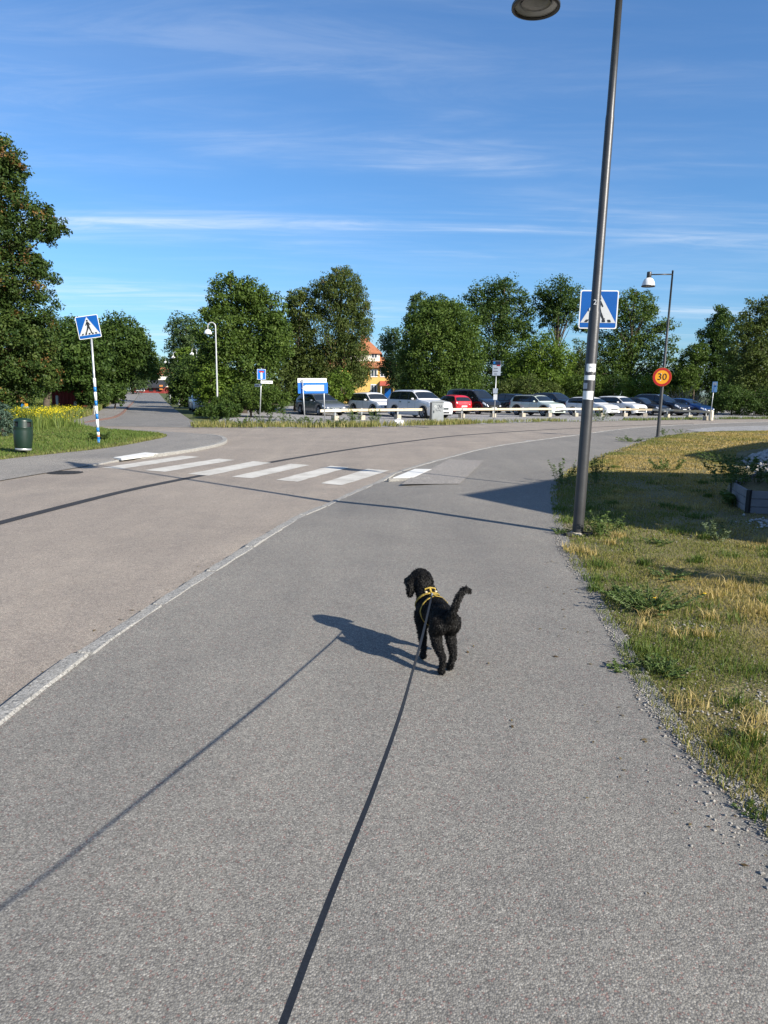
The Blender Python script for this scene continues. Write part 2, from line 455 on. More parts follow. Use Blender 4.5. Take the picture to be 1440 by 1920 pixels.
class MB:
    """collects simple shapes, then links them as one mesh"""
    def __init__(s):
        s.v = []; s.f = []
    def add(s, vs, fs):
        n = len(s.v)
        s.v += [tuple(v) for v in vs]
        s.f += [tuple(i + n for i in f) for f in fs]
        return s
    def box(s, c, size, rz=0.0, tilt=None, bev=0.0):
        hx, hy, hz_ = size[0] / 2, size[1] / 2, size[2] / 2
        M = Matrix.Rotation(rz, 3, 'Z')
        if tilt is not None:
            M = M @ tilt
        if bev <= 0:
            vs = [M @ Vector((x * hx, y * hy, z * hz_)) + Vector(c) for x in (-1, 1) for y in (-1, 1) for z in (-1, 1)]
            fs = [(0, 1, 3, 2), (4, 6, 7, 5), (0, 4, 5, 1), (2, 3, 7, 6), (0, 2, 6, 4), (1, 5, 7, 3)]
            return s.add(vs, fs)
        bm = bmesh.new()
        bmesh.ops.create_cube(bm, size=1.0)
        for v in bm.verts:
            v.co = Vector((v.co.x * size[0], v.co.y * size[1], v.co.z * size[2]))
        bmesh.ops.bevel(bm, geom=list(bm.edges), offset=bev, segments=2, affect='EDGES')
        bm.verts.index_update()
        vs = [M @ v.co + Vector(c) for v in bm.verts]
        fs = [[v.index for v in f.verts] for f in bm.faces]
        bm.free()
        return s.add(vs, fs)
    def tube(s, pts, rads, seg=10, cap=True, flat=None):
        pts = [Vector(p) for p in pts]
        if isinstance(rads, (int, float)):
            rads = [rads] * len(pts)
        rings = []; ref = None
        for i, p in enumerate(pts):
            a = pts[max(0, i - 1)]; b = pts[min(len(pts) - 1, i + 1)]
            t = (b - a).normalized() if (b - a).length > 1e-9 else Vector((0, 0, 1))
            if ref is None:
                ref = Vector((1, 0, 0)) if abs(t.x) < 0.8 else Vector((0, 1, 0))
            u = (ref - t * ref.dot(t)).normalized()
            ref = u
            w = t.cross(u)
            rings.append([p + (u * math.cos(2 * math.pi * j / seg) + w * math.sin(2 * math.pi * j / seg)) * rads[i] for j in range(seg)])
        vs = [q for r in rings for q in r]
        fs = []
        for i in range(len(pts) - 1):
            for j in range(seg):
                k = (j + 1) % seg
                fs.append((i * seg + j, i * seg + k, (i + 1) * seg + k, (i + 1) * seg + j))
        if cap:
            fs.append(tuple(reversed(range(seg))))
            fs.append(tuple((len(pts) - 1) * seg + j for j in range(seg)))
        return s.add(vs, fs)
    def lathe(s, prof, seg=24, c=(0, 0, 0), axis='z', M=None):
        """prof: list of (radius, height)"""
        vs = []; fs = []
        for r, h in prof:
            for j in range(seg):
                a = 2 * math.pi * j / seg
                q = Vector((r * math.cos(a), r * math.sin(a), h))
                if axis == 'y':
                    q = Vector((q.x, q.z, q.y))
                if M is not None:
                    q = M @ q
                vs.append(q + Vector(c))
        for i in range(len(prof) - 1):
            for j in range(seg):
                k = (j + 1) % seg
                fs.append((i * seg + j, i * seg + k, (i + 1) * seg + k, (i + 1) * seg + j))
        return s.add(vs, fs)
    def prism(s, poly, M, t):
        """2-D polygon (x,y) put through 4x4 M, thickness t along its local z"""
        n = len(poly)
        vs = [M @ Vector((x, y, 0)) for x, y in poly] + [M @ Vector((x, y, t)) for x, y in poly]
        fs = [tuple(reversed(range(n))), tuple(range(n, 2 * n))]
        fs += [(i, (i + 1) % n, n + (i + 1) % n, n + i) for i in range(n)]
        return s.add(vs, fs)
    def build(s, name, mat, parent=None, smooth=False):
        return mobj(name, s.v, s.f, mat, parent, smooth)
def text_mesh(name, body, size, M, mat, parent=None, align='CENTER', ext=0.0015):
    cu_ = bpy.data.curves.new(name, 'FONT')
    cu_.body = body
    cu_.size = size
    cu_.align_x = align
    cu_.align_y = 'CENTER'
    cu_.extrude = ext
    cu_.resolution_u = 2
    t = bpy.data.objects.new(name, cu_)
    COL.objects.link(t)
    dg = bpy.context.evaluated_depsgraph_get()
    me = bpy.data.meshes.new_from_object(t.evaluated_get(dg))
    COL.objects.unlink(t); bpy.data.objects.remove(t)
    me.transform(M)
    me.name = name
    me.materials.clear(); me.materials.append(mat)
    return link(bpy.data.objects.new(name, me), parent)
def resample(pl, n):
    pl = np.asarray(pl, float)
    # Catmull-Rom densify, then even spacing
    P = np.vstack([2 * pl[0] - pl[1], pl, 2 * pl[-1] - pl[-2]])
    out = []
    for i in range(1, len(P) - 2):
        t = np.linspace(0, 1, 24, endpoint=False)[:, None]
        p0, p1, p2, p3 = P[i - 1], P[i], P[i + 1], P[i + 2]
        m1 = (p2 - p0) / 2; m2 = (p3 - p1) / 2
        d = np.linalg.norm(p2 - p1)
        m1 = m1 / max(np.linalg.norm(m1), 1e-6) * d; m2 = m2 / max(np.linalg.norm(m2), 1e-6) * d
        out.append((2 * t**3 - 3 * t**2 + 1) * p1 + (t**3 - 2 * t**2 + t) * m1 + (-2 * t**3 + 3 * t**2) * p2 + (t**3 - t**2) * m2)
    out = np.vstack(out + [pl[-1:]])
    L = np.concatenate([[0], np.cumsum(np.linalg.norm(np.diff(out, axis=0), axis=1))])
    s = np.linspace(0, L[-1], n)
    return np.stack([np.interp(s, L, out[:, k]) for k in range(out.shape[1])], 1)
def arclen(p):
    return np.concatenate([[0], np.cumsum(np.linalg.norm(np.diff(p, axis=0), axis=1))])
def strip(name, A, B, nt, zf, mat, kind='structure'):
    """sheet between two polylines of equal count, zf(x, y, t, i) gives height"""
    n = len(A)
    T = np.linspace(0, 1, nt + 1)
    V = []
    for k, t in enumerate(T):
        P = A * (1 - t) + B * t
        z = zf(P[:, 0], P[:, 1], t, np.arange(n))
        V.append(np.column_stack([P, np.broadcast_to(z, (n,))]))
    V = np.concatenate(V)
    i = np.arange(n - 1); Fc = []
    for k in range(nt):
        a = k * n + i; b = (k + 1) * n + i
        Fc.append(np.column_stack([a, b, b + 1, a + 1]))
    Fc = np.concatenate(Fc)
    # face up
    v = V[Fc[0]]
    if np.cross(v[1] - v[0], v[2] - v[0])[2] < 0:
        Fc = Fc[:, ::-1]
    o = npmesh(name, V, Fc, mat, smooth=True)
    return tag(o, kind=kind)
def sheet(name, poly, z, mat, kind='structure', thick=0.0):
    """flat polygon; triangulated by bmesh"""
    bm = bmesh.new()
    vs = [bm.verts.new((p[0], p[1], z if not callable(z) else float(z(p[0], p[1])))) for p in poly]
    f = bm.faces.new(vs)
    f.normal_update()
    if f.normal.z < 0:
        f.normal_flip()
    bmesh.ops.triangulate(bm, faces=[f])
    me = bpy.data.meshes.new(name)
    bm.to_mesh(me); bm.free()
    me.materials.append(mat)
    o = link(bpy.data.objects.new(name, me))
    return tag(o, kind=kind) if kind else o
def inpoly(x, y, poly):
    poly = np.asarray(poly, float)
    ins = np.zeros(len(x), bool)
    j = len(poly) - 1
    for i in range(len(poly)):
        xi, yi = poly[i]; xj, yj = poly[j]
        c = ((yi > y) != (yj > y)) & (x < (xj - xi) * (y - yi) / (yj - yi + 1e-12) + xi)
        ins ^= c
        j = i
    return ins

# ================================================================== THE SETTING
ROADZ = -0.07
def P2(*pts):
    return np.array([(p[0], p[1]) for p in pts], float)
K = resample(P2((-1.9, -8), (-1.9, 0), (-1.85, 3.23), (-1.76, 4.34), (-1.51, 6.15), (-0.9, 9.82), (0.15, 13.72), (1.39, 17.06),
                (3.14, 21.1), (5.07, 24.32), (7.16, 27.51), (11.81, 34.54), (16.99, 40.12), (30, 50), (60, 68)), 240)
E_ = resample(P2((1.5, -8), (1.45, 0), (1.40, 2.31), (1.36, 2.88), (1.39, 3.61), (1.52, 4.58), (1.67, 5.82), (1.93, 7.61),
                 (2.48, 10.36), (3.14, 13.02), (4.8, 16.85), (7.67, 22.32), (10.4, 27.2), (13.68, 31.3), (18.03, 33.64), (32, 38), (62, 52)), 240)
LK = resample(P2((-8.1, -8), (-7.9, 0), (-7.4, 8), (-6.73, 12.34), (-6.35, 14.5), (-6.10, 15.99), (-5.55, 17.51), (-5.08, 19.69),
                 (-5.0, 21.86), (-5.43, 23.88), (-6.41, 26.1), (-8.2, 27.6), (-12.6, 30.4)), 200)
GL = resample(P2((-10.2, -8), (-10.0, 0), (-9.4, 9), (-8.38, 15.42), (-7.94, 17.0), (-7.4, 18.9), (-7.26, 21.9), (-7.38, 24.06),
                 (-8.15, 25.8), (-9.69, 26.9), (-11.33, 28.47), (-13.2, 30.5)), 200)

# ground: one sheet to the horizon
gx = np.unique(np.concatenate([np.linspace(-2500, -150, 12), np.linspace(-150, 60, 43), np.linspace(60, 2500, 12)]))
gy = np.unique(np.concatenate([np.linspace(-800, -40, 6), np.linspace(-40, 240, 57), np.linspace(240, 3500, 12)]))
GX, GY = np.meshgrid(gx, gy)
GZ = hz(GX, GY) - 0.14
V = np.column_stack([GX.ravel(), GY.ravel(), GZ.ravel()])
nx = len(gx); idx = np.arange(len(gy) - 1)[:, None] * nx + np.arange(nx - 1)[None, :]
idx = idx.ravel()
tag(npmesh('ground', V, np.column_stack([idx, idx + 1, idx + nx + 1, idx + nx]), FIELD), kind='structure')

# the carriageway and junction
road_poly = [tuple(p) for p in K[::3]] + [(62, 84), (21.4, 52.5), (12.4, 46.5), (8.0, 44), (3, 39.5), (-0.5, 36), (-5.5, 34),
             (-9.5, 33.8), (-14.5, 35), (-15.5, 31), (-11.5, 26), (-9.2, 16), (-9.5, 8), (-10, -8)]
sheet('road', road_poly, ROADZ, ROAD)

def kdip(y):
    return ss(8.6, 10.0, y) * (1 - ss(13.25, 13.6, y))
strip('footpath', K, E_, 14, lambda x, y, t, i: -0.052 * kdip(K[i, 1]) * max(0.0, 1 - t * 2.6), PATH)
def lraise(y):
    return ss(15.7, 16.2, y) * (1 - ss(24.3, 26.0, y))
strip('pavement', LK, GL, 6, lambda x, y, t, i: (-0.055 * (1 - lraise(LK[i, 1])) * max(0.0, 1 - 1.6 * t)), PAVE)

# side road with its own narrow pavement, climbing away
SRR = resample(P2((-7.6, 31.2), (-8.6, 33.5), (-10.7, 39.3), (-18.4, 62.5), (-58.8, 186), (-66, 208)), 80)
SRL = resample(P2((-13.9, 31.4), (-14.4, 34.0), (-15.5, 41.0), (-23.0, 64.0), (-64.3, 189), (-71, 210)), 80)
SPL = resample(P2((-14.6, 31.4), (-15.2, 34.0), (-17.2, 41.6), (-25.2, 65.0), (-67.5, 190), (-74.5, 211)), 80)
strip('side_road', SRR, SRL, 3, lambda x, y, t, i: hz(x, y) - 0.06, SIDE)
strip('side_pavement', SRL, SPL, 2, lambda x, y, t, i: hz(x, y) + 0.0 - 0.055 * (1 - ss(33, 38, y)), PAVE)

# parking lot and its gravel margin
VG = resample(P2((-8.3, 30.9), (-5.22, 31.6), (-1.99, 32.5), (0.33, 34.1), (3.0, 36.6), (8.68, 41.9), (12.37, 44.2), (21.4, 50.2), (34, 57), (62, 72)), 90)
VG[:, 1] += 0.25 * (fnoise(VG[:, 0], VG[:, 1], 1.6, 3) - 0.5) * 2
lot = [tuple(p) for p in VG] + [(62, 95), (-9, 95), (-12, 60), (-9.5, 42), (-8.4, 34)]
sheet('parking_lot', lot, -0.055, GRAVEL)

# lawns
RB = E_ + np.array([42.0, -2.0])
def rl_z(x, y, t, i):
    e = t * 42
    return np.where(e < 0.05, -0.03, 0.0) + 0.02 * ss(0, 0.8, e) + 0.05 * ss(0.6, 4, e) * (fnoise(x, y, 2.2, 8) - 0.4) + 0.03 * ss(0, 1, e) * (fnoise(x, y, 0.5, 18) - 0.5)
def nonuni(A, B, ts, name, zf, mat):
    n = len(A); V = []
    for t in ts:
        P = A * (1 - t) + B * t
        V.append(np.column_stack([P, np.broadcast_to(zf(P[:, 0], P[:, 1], t, np.arange(n)), (n,))]))
    V = np.concatenate(V); i = np.arange(n - 1); Fc = []
    for k in range(len(ts) - 1):
        a = k * n + i; b = (k + 1) * n + i
        Fc.append(np.column_stack([a, b, b + 1, a + 1]))
    Fc = np.concatenate(Fc)
    v = V[Fc[0]]
    if np.cross(v[1] - v[0], v[2] - v[0])[2] < 0:
        Fc = Fc[:, ::-1]
    return tag(npmesh(name, V, Fc, mat, smooth=True), kind='structure')
lt = np.array([-0.10, 0, 0.15, 0.3, 0.5, 0.75, 1, 1.3, 1.7, 2.2, 2.8, 3.5, 4.4, 5.5, 7, 9, 12, 18, 28, 42]) / 42.0
nonuni(E_, RB, lt, 'lawn_right', rl_z, SOIL)
GL2 = resample(P2((-10.2, -8), (-10.0, 0), (-9.4, 9), (-8.38, 15.42), (-7.94, 17.0), (-7.4, 18.9), (-7.26, 21.9), (-7.38, 24.06),
                  (-8.15, 25.8), (-9.69, 26.9), (-11.33, 28.47), (-13.4, 30.6), (-15.3, 34), (-17.2, 41.6), (-25.2, 65), (-67.5, 190)), 260)
def ll_z(x, y, t, i):
    e = t * 60
    return hz(x, y) - 0.03 * (e < 0.05) + 0.03 * ss(0, 0.8, e) + 0.10 * ss(1, 8, e) * fnoise(x, y, 4, 9)
nonuni(GL2, GL2 + np.array([-60.0, 0.0]), np.array([-0.1, 0, 0.3, 0.8, 1.5, 3, 5, 8, 12, 18, 28, 42, 60]) / 60.0, 'lawn_left', ll_z, SOIL)
def lawn_z(x, y):
    """height of the right lawn at points x, y"""
    x = np.asarray(x, float); y = np.asarray(y, float)
    ex = np.interp(y, E_[:, 1], E_[:, 0])
    e = np.maximum(0, x - ex)
    return 0.02 * ss(0, 0.8, e) + 0.05 * ss(0.6, 4, e) * (fnoise(x, y, 2.2, 8) - 0.4) + 0.03 * ss(0, 1, e) * (fnoise(x, y, 0.5, 18) - 0.5)
def lawnl_z(x, y):
    ex = np.interp(y, GL2[:, 1], GL2[:, 0])
    e = np.maximum(0, ex - np.asarray(x, float))
    return hz(x, y) + 0.03 * ss(0, 0.8, e) + 0.10 * ss(1, 8, e) * fnoise(x, y, 4, 9)

# gritty margin along the footpath and gravel at the far bend
Eo = np.column_stack([E_[:, 0] + 0.10 * (fnoise(E_[:, 0], E_[:, 1], 0.9, 31)) + 0.04, E_[:, 1]])
Ei = np.column_stack([E_[:, 0] - 0.01 - 0.10 * fnoise(E_[:, 0], E_[:, 1], 0.5, 41), E_[:, 1]])
strip('grit_margin', Ei, Eo, 3, lambda x, y, t, i: -0.003 + 0.010 * t, EDGEDIRT)
sheet('gravel_drive', [tuple(G(*p)[:2]) for p in ((1285, 806.5), (1340, 801), (1445, 798), (1600, 798), (1600, 812), (1445, 808.5), (1370, 808.5), (1320, 811))], 0.012, GRAVEL)

# ---- kerbs: single granite stones
def kerb_row(name, line, s0, s1, length, width, topf, mat, shrink=0.012, base=-0.25):
    root = bpy.data.objects.new(name, None); link(root); tag(root, kind='structure')
    L = arclen(line)
    meshes = []
    for q in range(5):
        bm = bmesh.new()
        bmesh.ops.create_cube(bm, size=1.0)
        for v in bm.verts:
            v.co = Vector((v.co.x * (length - shrink), v.co.y * width, v.co.z * 0.25 - 0.125))
        bmesh.ops.subdivide_edges(bm, edges=[e for e in bm.edges if abs((e.verts[0].co - e.verts[1].co).x) > 0.3], cuts=3)
        for v in bm.verts:
            v.co.y += random.uniform(-0.009, 0.009); v.co.z += random.uniform(-0.006, 0.004)
        bmesh.ops.bevel(bm, geom=[e for e in bm.edges if e.calc_face_angle(0) > 0.7], offset=0.012, segments=1, affect='EDGES')
        me = bpy.data.meshes.new('kerb_stone'); bm.to_mesh(me); bm.free()
        me.materials.append(mat)
        meshes.append(me)
    s = s0; k = 0
    while s < s1:
        p = [np.interp(s + length / 2, L, line[:, j]) for j in (0, 1)]
        a = [np.interp(s, L, line[:, j]) for j in (0, 1)]; b = [np.interp(s + length, L, line[:, j]) for j in (0, 1)]
        za, zb = topf(a[0], a[1]), topf(b[0], b[1])
        o = bpy.data.objects.new('kerb_stone', random.choice(meshes))
        o.location = (p[0], p[1], (za + zb) / 2 + random.uniform(-0.003, 0.003))
        o.rotation_euler = (0, -math.atan2(zb - za, length), math.atan2(b[1] - a[1], b[0] - a[0]) + random.uniform(-0.006, 0.006))
        link(o, root)
        s += length; k += 1
    return root
kerb_row('kerb_right', K + np.array([0.03, 0]), 3.0, 66, 1.0, 0.115, lambda x, y: float(0.0095 - 0.055 * kdip(y)), GRANITE, 0.018)
kerb_row('kerb_left', LK, float(np.interp(15.0, LK[:, 1], arclen(LK))), float(np.interp(26.2, LK[:, 1], arclen(LK))), 0.8, 0.16,
         lambda x, y: float(0.010 - 0.052 * (1 - lraise(y))), GRANITE)
kerb_row('kerb_side_road', SRL, 3.0, 60, 1.0, 0.16, lambda x, y: float(hz(x, y) + 0.012 - 0.05 * (1 - ss(33, 38, y))), GRANITE_RED)

# ---- markings
mk = bpy.data.objects.new('zebra_crossing', None); link(mk); tag(mk, kind='structure')
zs = lambda zx, zy: G(140 + zx / 2.057, 780 + zy / 2.057, ROADZ)
near = [(105, 200, 182, 205), (268, 210, 347, 216), (438, 224, 516, 231), (605, 235, 684, 241), (778, 247, 858, 254), (950, 260, 1032, 268)]
far = [(418, 154, 480, 158), (556, 165, 618, 170), (690, 175, 757, 181), (835, 185, 905, 190), (988, 193, 1060, 199), (1130, 204, 1212, 211)]
for n_, f_ in zip(near, far):
    pts = [zs(n_[0], n_[1]), zs(n_[2], n_[3]), zs(f_[2], f_[3]), zs(f_[0], f_[1])]
    nn = 10; vs = []; 
    for k in range(nn + 1):
        a = pts[0].lerp(pts[3], k / nn); b = pts[1].lerp(pts[2], k / nn)
        j = lambda: Vector((random.uniform(-0.012, 0.012), random.uniform(-0.012, 0.012), 0))
        vs += [a + j() + Vector((0, 0, 0.005)), b + j() + Vector((0, 0, 0.005))]
    mobj('crossing_stripe', vs, [(2 * k, 2 * k + 1, 2 * k + 3, 2 * k + 2) for k in range(nn)], WORNWHITE, mk)
def ribbon(name, pix, w, z, mat, kind='structure', n=60, parent=None):
    p = resample(np.array([tuple(G(a, b, z)[:2]) for a, b in pix]), n)
    d = np.gradient(p, axis=0); d /= np.linalg.norm(d, axis=1)[:, None]
    nrm = np.column_stack([-d[:, 1], d[:, 0]])
    ww = (w / 2) * (0.9 + 0.25 * fnoise(p[:, 0], p[:, 1], 0.7, 4))[:, None]
    V = np.column_stack([np.vstack([p - nrm * ww, p + nrm * ww]), np.full(2 * n, z)])
    i = np.arange(n - 1)
    o = npmesh(name, V, np.column_stack([i, i + 1, n + i + 1, n + i]), mat, parent)
    if parent is None: tag(o, kind=kind)
    return o
ribbon('trench_seam', [(-120, 1012), (0, 980), (120, 949), (250, 917), (380, 891), (500, 868), (600, 851), (700, 836), (770, 827), (850, 817.5), (930, 811.5), (1000, 807), (1080, 803), (1150, 799.5), (1230, 796.5), (1300, 794.5)], 0.17, ROADZ + 0.004, SEAM)
ribbon('crack_seam', [(838, 799), (880, 801.5), (920, 804.5), (962, 808)], 0.018, ROADZ + 0.0045, SEAM)
ribbon('edge_crack', [(300, 855.5), (230, 862), (180, 868)], 0.03, ROADZ + 0.004, SEAM)
sheet('asphalt_patch', [tuple(G(*p)[:2]) for p in ((842, 862), (908, 864), (862, 908), (752, 909), (770, 896), (800, 884))], 0.010, PATCH)
# raised white kerb tiles at the two ends of the crossing
def tile(name, pix, z0, z1, label):
    top = [G(a, b, z1) for a, b in pix]
    vs = [(p.x, p.y, z0) for p in top] + [(p.x, p.y, z1) for p in top]
    n = len(pix)
    o = mobj(name, vs, [tuple(range(n, 2 * n))] + [(i, (i + 1) % n, n + (i + 1) % n, n + i) for i in range(n)], CLEANWHITE)
    bm = bmesh.new(); bm.from_mesh(o.data); bmesh.ops.recalc_face_normals(bm, faces=bm.faces); bm.to_mesh(o.data); bm.free()
    return tag(o, kind='structure')
tile('white_tile_near', [(737, 895.5), (776, 894.5), (809, 879.5), (778, 879)], -0.02, 0.014, '')
tile('white_tile_far', [(212, 857.5), (228, 859.5), (298, 850.0), (272, 848)], -0.03, 0.013, '')
m_ = MB()
a, b = G(727, 898.5, 0), G(808, 897, 0)
m_.box(((a.x + b.x) / 2, (a.y + b.y) / 2, -0.03), ((b - a).length, 0.10, 0.085), math.atan2(b.y - a.y, b.x - a.x), bev=0.012)
tag(m_.build('ramp_edge_stone', GRANITE), kind='structure')
# gully hollow by the left edge
gp = G(122, 886.5, ROADZ)
m_ = MB(); n = 18
m_.add([(gp.x + 0.34 * math.cos(q) , gp.y + 0.30 * math.sin(q), ROADZ + 0.006) for q in [2 * math.pi * k / n for k in range(n)]], [tuple(range(n))])
mh = thing('gully_cover', 'dark round iron gully cover at the left road edge', 'drain cover', (0, 0, 0))
m_.build('cover', SEAM, mh)
m_ = MB()
for k in range(-3, 4):
    m_.box((gp.x + k * 0.085, gp.y, ROADZ + 0.009), (0.03, 2 * 0.26 * math.sqrt(max(0.05, 1 - (k * 0.085 / 0.36) ** 2)), 0.006))
m_.build('grate', BLACK, mh)

# ================================================================== VEGETATION
def leaves(centers, outward, size, aspect=0.55, droop=0.0, up=0.5, rnd=0.8):
    """one pointed leaf quad at each centre -> V, F"""
    n = len(centers)
    nrm = outward * 0.6 + RNG.normal(size=(n, 3)) * rnd
    nrm[:, 2] += up
    nrm /= np.linalg.norm(nrm, axis=1)[:, None]
    r = RNG.normal(size=(n, 3)); r[:, 2] -= droop
    t = r - nrm * np.sum(r * nrm, axis=1)[:, None]
    t /= np.linalg.norm(t, axis=1)[:, None]
    b = np.cross(nrm, t)
    s = (size * RNG.uniform(0.65, 1.3, n))[:, None]
    bend = nrm * s * 0.12
    V = np.stack([centers - t * s * 0.5, centers + b * s * aspect * 0.5 - bend * 0, centers + t * s * 0.5 - bend, centers - b * s * aspect * 0.5], 1).reshape(-1, 3)
    Fc = np.arange(4 * n).reshape(n, 4)
    return V, Fc
PAL = {
    'deep': [(0.030, 0.058, 0.016), (0.050, 0.085, 0.020), (0.070, 0.105, 0.026)],
    'mid': [(0.042, 0.072, 0.017), (0.066, 0.105, 0.022), (0.095, 0.132, 0.030)],
    'olive': [(0.046, 0.066, 0.020), (0.070, 0.094, 0.026), (0.100, 0.118, 0.036)],
    'bright': [(0.060, 0.100, 0.015), (0.090, 0.140, 0.022), (0.125, 0.170, 0.032)],
    'far': [(0.040, 0.066, 0.028), (0.056, 0.088, 0.034), (0.072, 0.108, 0.042)],
    'blue': [(0.05, 0.085, 0.075), (0.075, 0.115, 0.10), (0.10, 0.14, 0.125)],
    'maple': [(0.026, 0.050, 0.014), (0.046, 0.076, 0.020), (0.075, 0.100, 0.026)],
    'weed': [(0.055, 0.095, 0.024), (0.085, 0.130, 0.035), (0.12, 0.165, 0.05)],
    'weedgrey': [(0.07, 0.10, 0.055), (0.10, 0.135, 0.07), (0.14, 0.17, 0.09)],
    'gold': [(0.12, 0.11, 0.012), (0.17, 0.15, 0.018), (0.11, 0.13, 0.02)],
}
def crown_mesh(name, lobes, nclump, per, size, pal, parent, aspect=0.55, droop=0.0, clump_r=0.13, shell=0.35, seeds=None, up=0.5, flat=1.0):
    """lobes: (x,y,z, rx,ry,rz) local; clumps sit in the outer shell of each lobe, leaves round each clump"""
    nclump = int(nclump * 1.9); size = size * 0.86
    lob = np.array(lobes, float)
    vol = (lob[:, 3] * lob[:, 4] * lob[:, 5]) ** (2 / 3)
    which = RNG.choice(len(lob), nclump, p=vol / vol.sum())
    dirs = RNG.normal(size=(nclump, 3)); dirs /= np.linalg.norm(dirs, axis=1)[:, None]
    rr = 1 - shell * RNG.random(nclump) ** 1.2 + np.clip(RNG.normal(size=nclump) * 0.05, -0.1, 0.09)
    inner = RNG.random(nclump) < 0.12
    rr[inner] = RNG.uniform(0.25, 0.8, inner.sum())
    c = lob[which, :3] + dirs * rr[:, None] * lob[which, 3:6]
    crad = np.mean(lob[which, 3:6], axis=1) * clump_r * RNG.uniform(0.6, 1.6, nclump) + size * 0.8
    npl = np.maximum(4, (per * RNG.uniform(0.5, 1.5, nclump)).astype(int))
    ci = np.repeat(np.arange(nclump), npl)
    off = RNG.normal(size=(len(ci), 3))
    off *= (RNG.random(len(ci)) ** 0.45 / (np.linalg.norm(off, axis=1) + 1e-9))[:, None]
    off[:, 2] *= 0.75 * flat
    pts = c[ci] + off * crad[ci][:, None]
    out = off + dirs[ci] * 0.8
    out /= np.linalg.norm(out, axis=1)[:, None] + 1e-9
    keep = pts[:, 2] > 0.05
    pts, out, ci = pts[keep], out[keep], ci[keep]
    V, Fc = leaves(pts, out, np.full(len(pts), size), aspect, droop, up)
    p = np.array(PAL[pal]) * np.array([0.93, 0.97, 0.78])
    tone = np.clip(RNG.normal(0.5, 0.22, nclump)[ci] + RNG.normal(0, 0.2, len(ci)), 0, 1) * 2
    lo = np.minimum(1, np.floor(tone)).astype(int)
    fr = (tone - lo)[:, None]
    colr = p[lo] * (1 - fr) + p[lo + 1] * fr
    if seeds:
        frac, scol = seeds
        sc = RNG.random(nclump) < frac
        pick = sc[ci] & (RNG.random(len(ci)) < 0.5)
        colr[pick] = np.array(scol) * RNG.uniform(0.6, 1.3, (pick.sum(), 1))
    colr *= RNG.uniform(0.85, 1.15, (len(ci), 1))
    return npmesh(name, V, Fc, LEAF, parent, np.repeat(colr, 4, axis=0)), c
def trunk_mesh(name, lobes, r0, parent, nlimb=14, mat=None, lean=(0, 0), clumps=None, lowz=0.25):
    lob = np.array(lobes, float)
    top = lob[np.argmax(lob[:, 2] + lob[:, 5])]
    H = top[2] + top[5] * 0.5
    m = MB()
    k = 7
    cx, cy = np.mean(lob[:, 0]), np.mean(lob[:, 1])
    spine = []
    for i in range(k + 1):
        t = i / k
        spine.append(Vector((top[0] * t ** 1.4 + lean[0] * t + random.uniform(-0.06, 0.06) * r0 * 6 * (i > 0), top[1] * t ** 1.4 + lean[1] * t + random.uniform(-0.06, 0.06) * r0 * 6 * (i > 0), H * t - 0.15 * (i == 0))))
    rads = [r0 * (1.25 if i == 0 else 1.0) * (1 - 0.9 * (i / k)) ** 0.9 + 0.012 for i in range(k + 1)]
    m.tube(spine, rads, 9)
    tg = list(clumps) if clumps is not None else []
    random.shuffle(tg)
    for c in tg[:nlimb]:
        c = Vector(c)
        t0 = min(0.85, max(lowz, (c.z / H) * 0.62))
        i = min(k - 1, int(t0 * k)); a = spine[i].lerp(spine[i + 1], t0 * k - i)
        mid = a.lerp(c, 0.5) + Vector((0, 0, 0.10 * (c - a).length)) + Vector((random.uniform(-1, 1), random.uniform(-1, 1), random.uniform(-.5, .5))) * 0.06 * (c - a).length
        rr = rads[i] * random.uniform(0.32, 0.55)
        m.tube([a, a.lerp(mid, 0.55), mid, mid.lerp(c, 0.6), c], [rr, rr * 0.8, rr * 0.6, rr * 0.4, 0.012], 6)
    return m.build(name, mat or BARK, parent, True)
def tree_px(label, pxbase, d, lobes_px, nclump, per, size, pal, r0=0.2, group=None, name='tree', nlimb=14, depth=1.0, zoff=None, cat='tree', **kw):
    """lobes given as photo pixels (x, y, rx, ry) at ground distance d"""
    bx = XD(pxbase, d)
    bz = float(hz(bx, d)) - 0.05 if zoff is None else zoff
    lobes = []
    for L_ in lobes_px:
        px, py, rx, ry = L_[:4]
        p = D(px, py, d); s = d / F_PX * math.cos(PITCH) * 1.02
        dy = L_[4] if len(L_) > 4 else random.uniform(-0.35, 0.35) * rx * s * depth
        lobes.append((p.x - bx, dy, p.z - bz, rx * s, max(rx, ry * 0.8) * s * depth, ry * s))
    t = thing(name, label, cat, (bx, d, bz), 0, group)
    lowz = kw.pop('lowz', 0.25)
    cr, cl_ = crown_mesh('crown', lobes, nclump, per, size, pal, t, **kw)
    trunk_mesh('trunk', lobes, r0, t, nlimb, clumps=cl_, lowz=lowz)
    return t

# ---- big maple at the left edge
tree_px('tall dark maple with rusty seed clusters at the left edge of the view', -75, 27.0,
        [(-70, 420, 105, 125), (2, 330, 48, 62), (34, 322, 24, 30), (-38, 300, 60, 60), (42, 420, 60, 52), (92, 425, 30, 34), (8, 510, 85, 55), (48, 590, 56, 58), (-70, 600, 130, 110),
         (30, 660, 76, 62), (68, 705, 42, 38), (-10, 715, 85, 42), (-120, 520, 110, 120), (60, 500, 30, 20), (84, 640, 24, 30)],
        1250, 62, 0.125, 'maple', 0.28, nlimb=46, depth=0.8, clump_r=0.17, seeds=(0.11, (0.17, 0.095, 0.03)), name='maple_tree', shell=0.5)
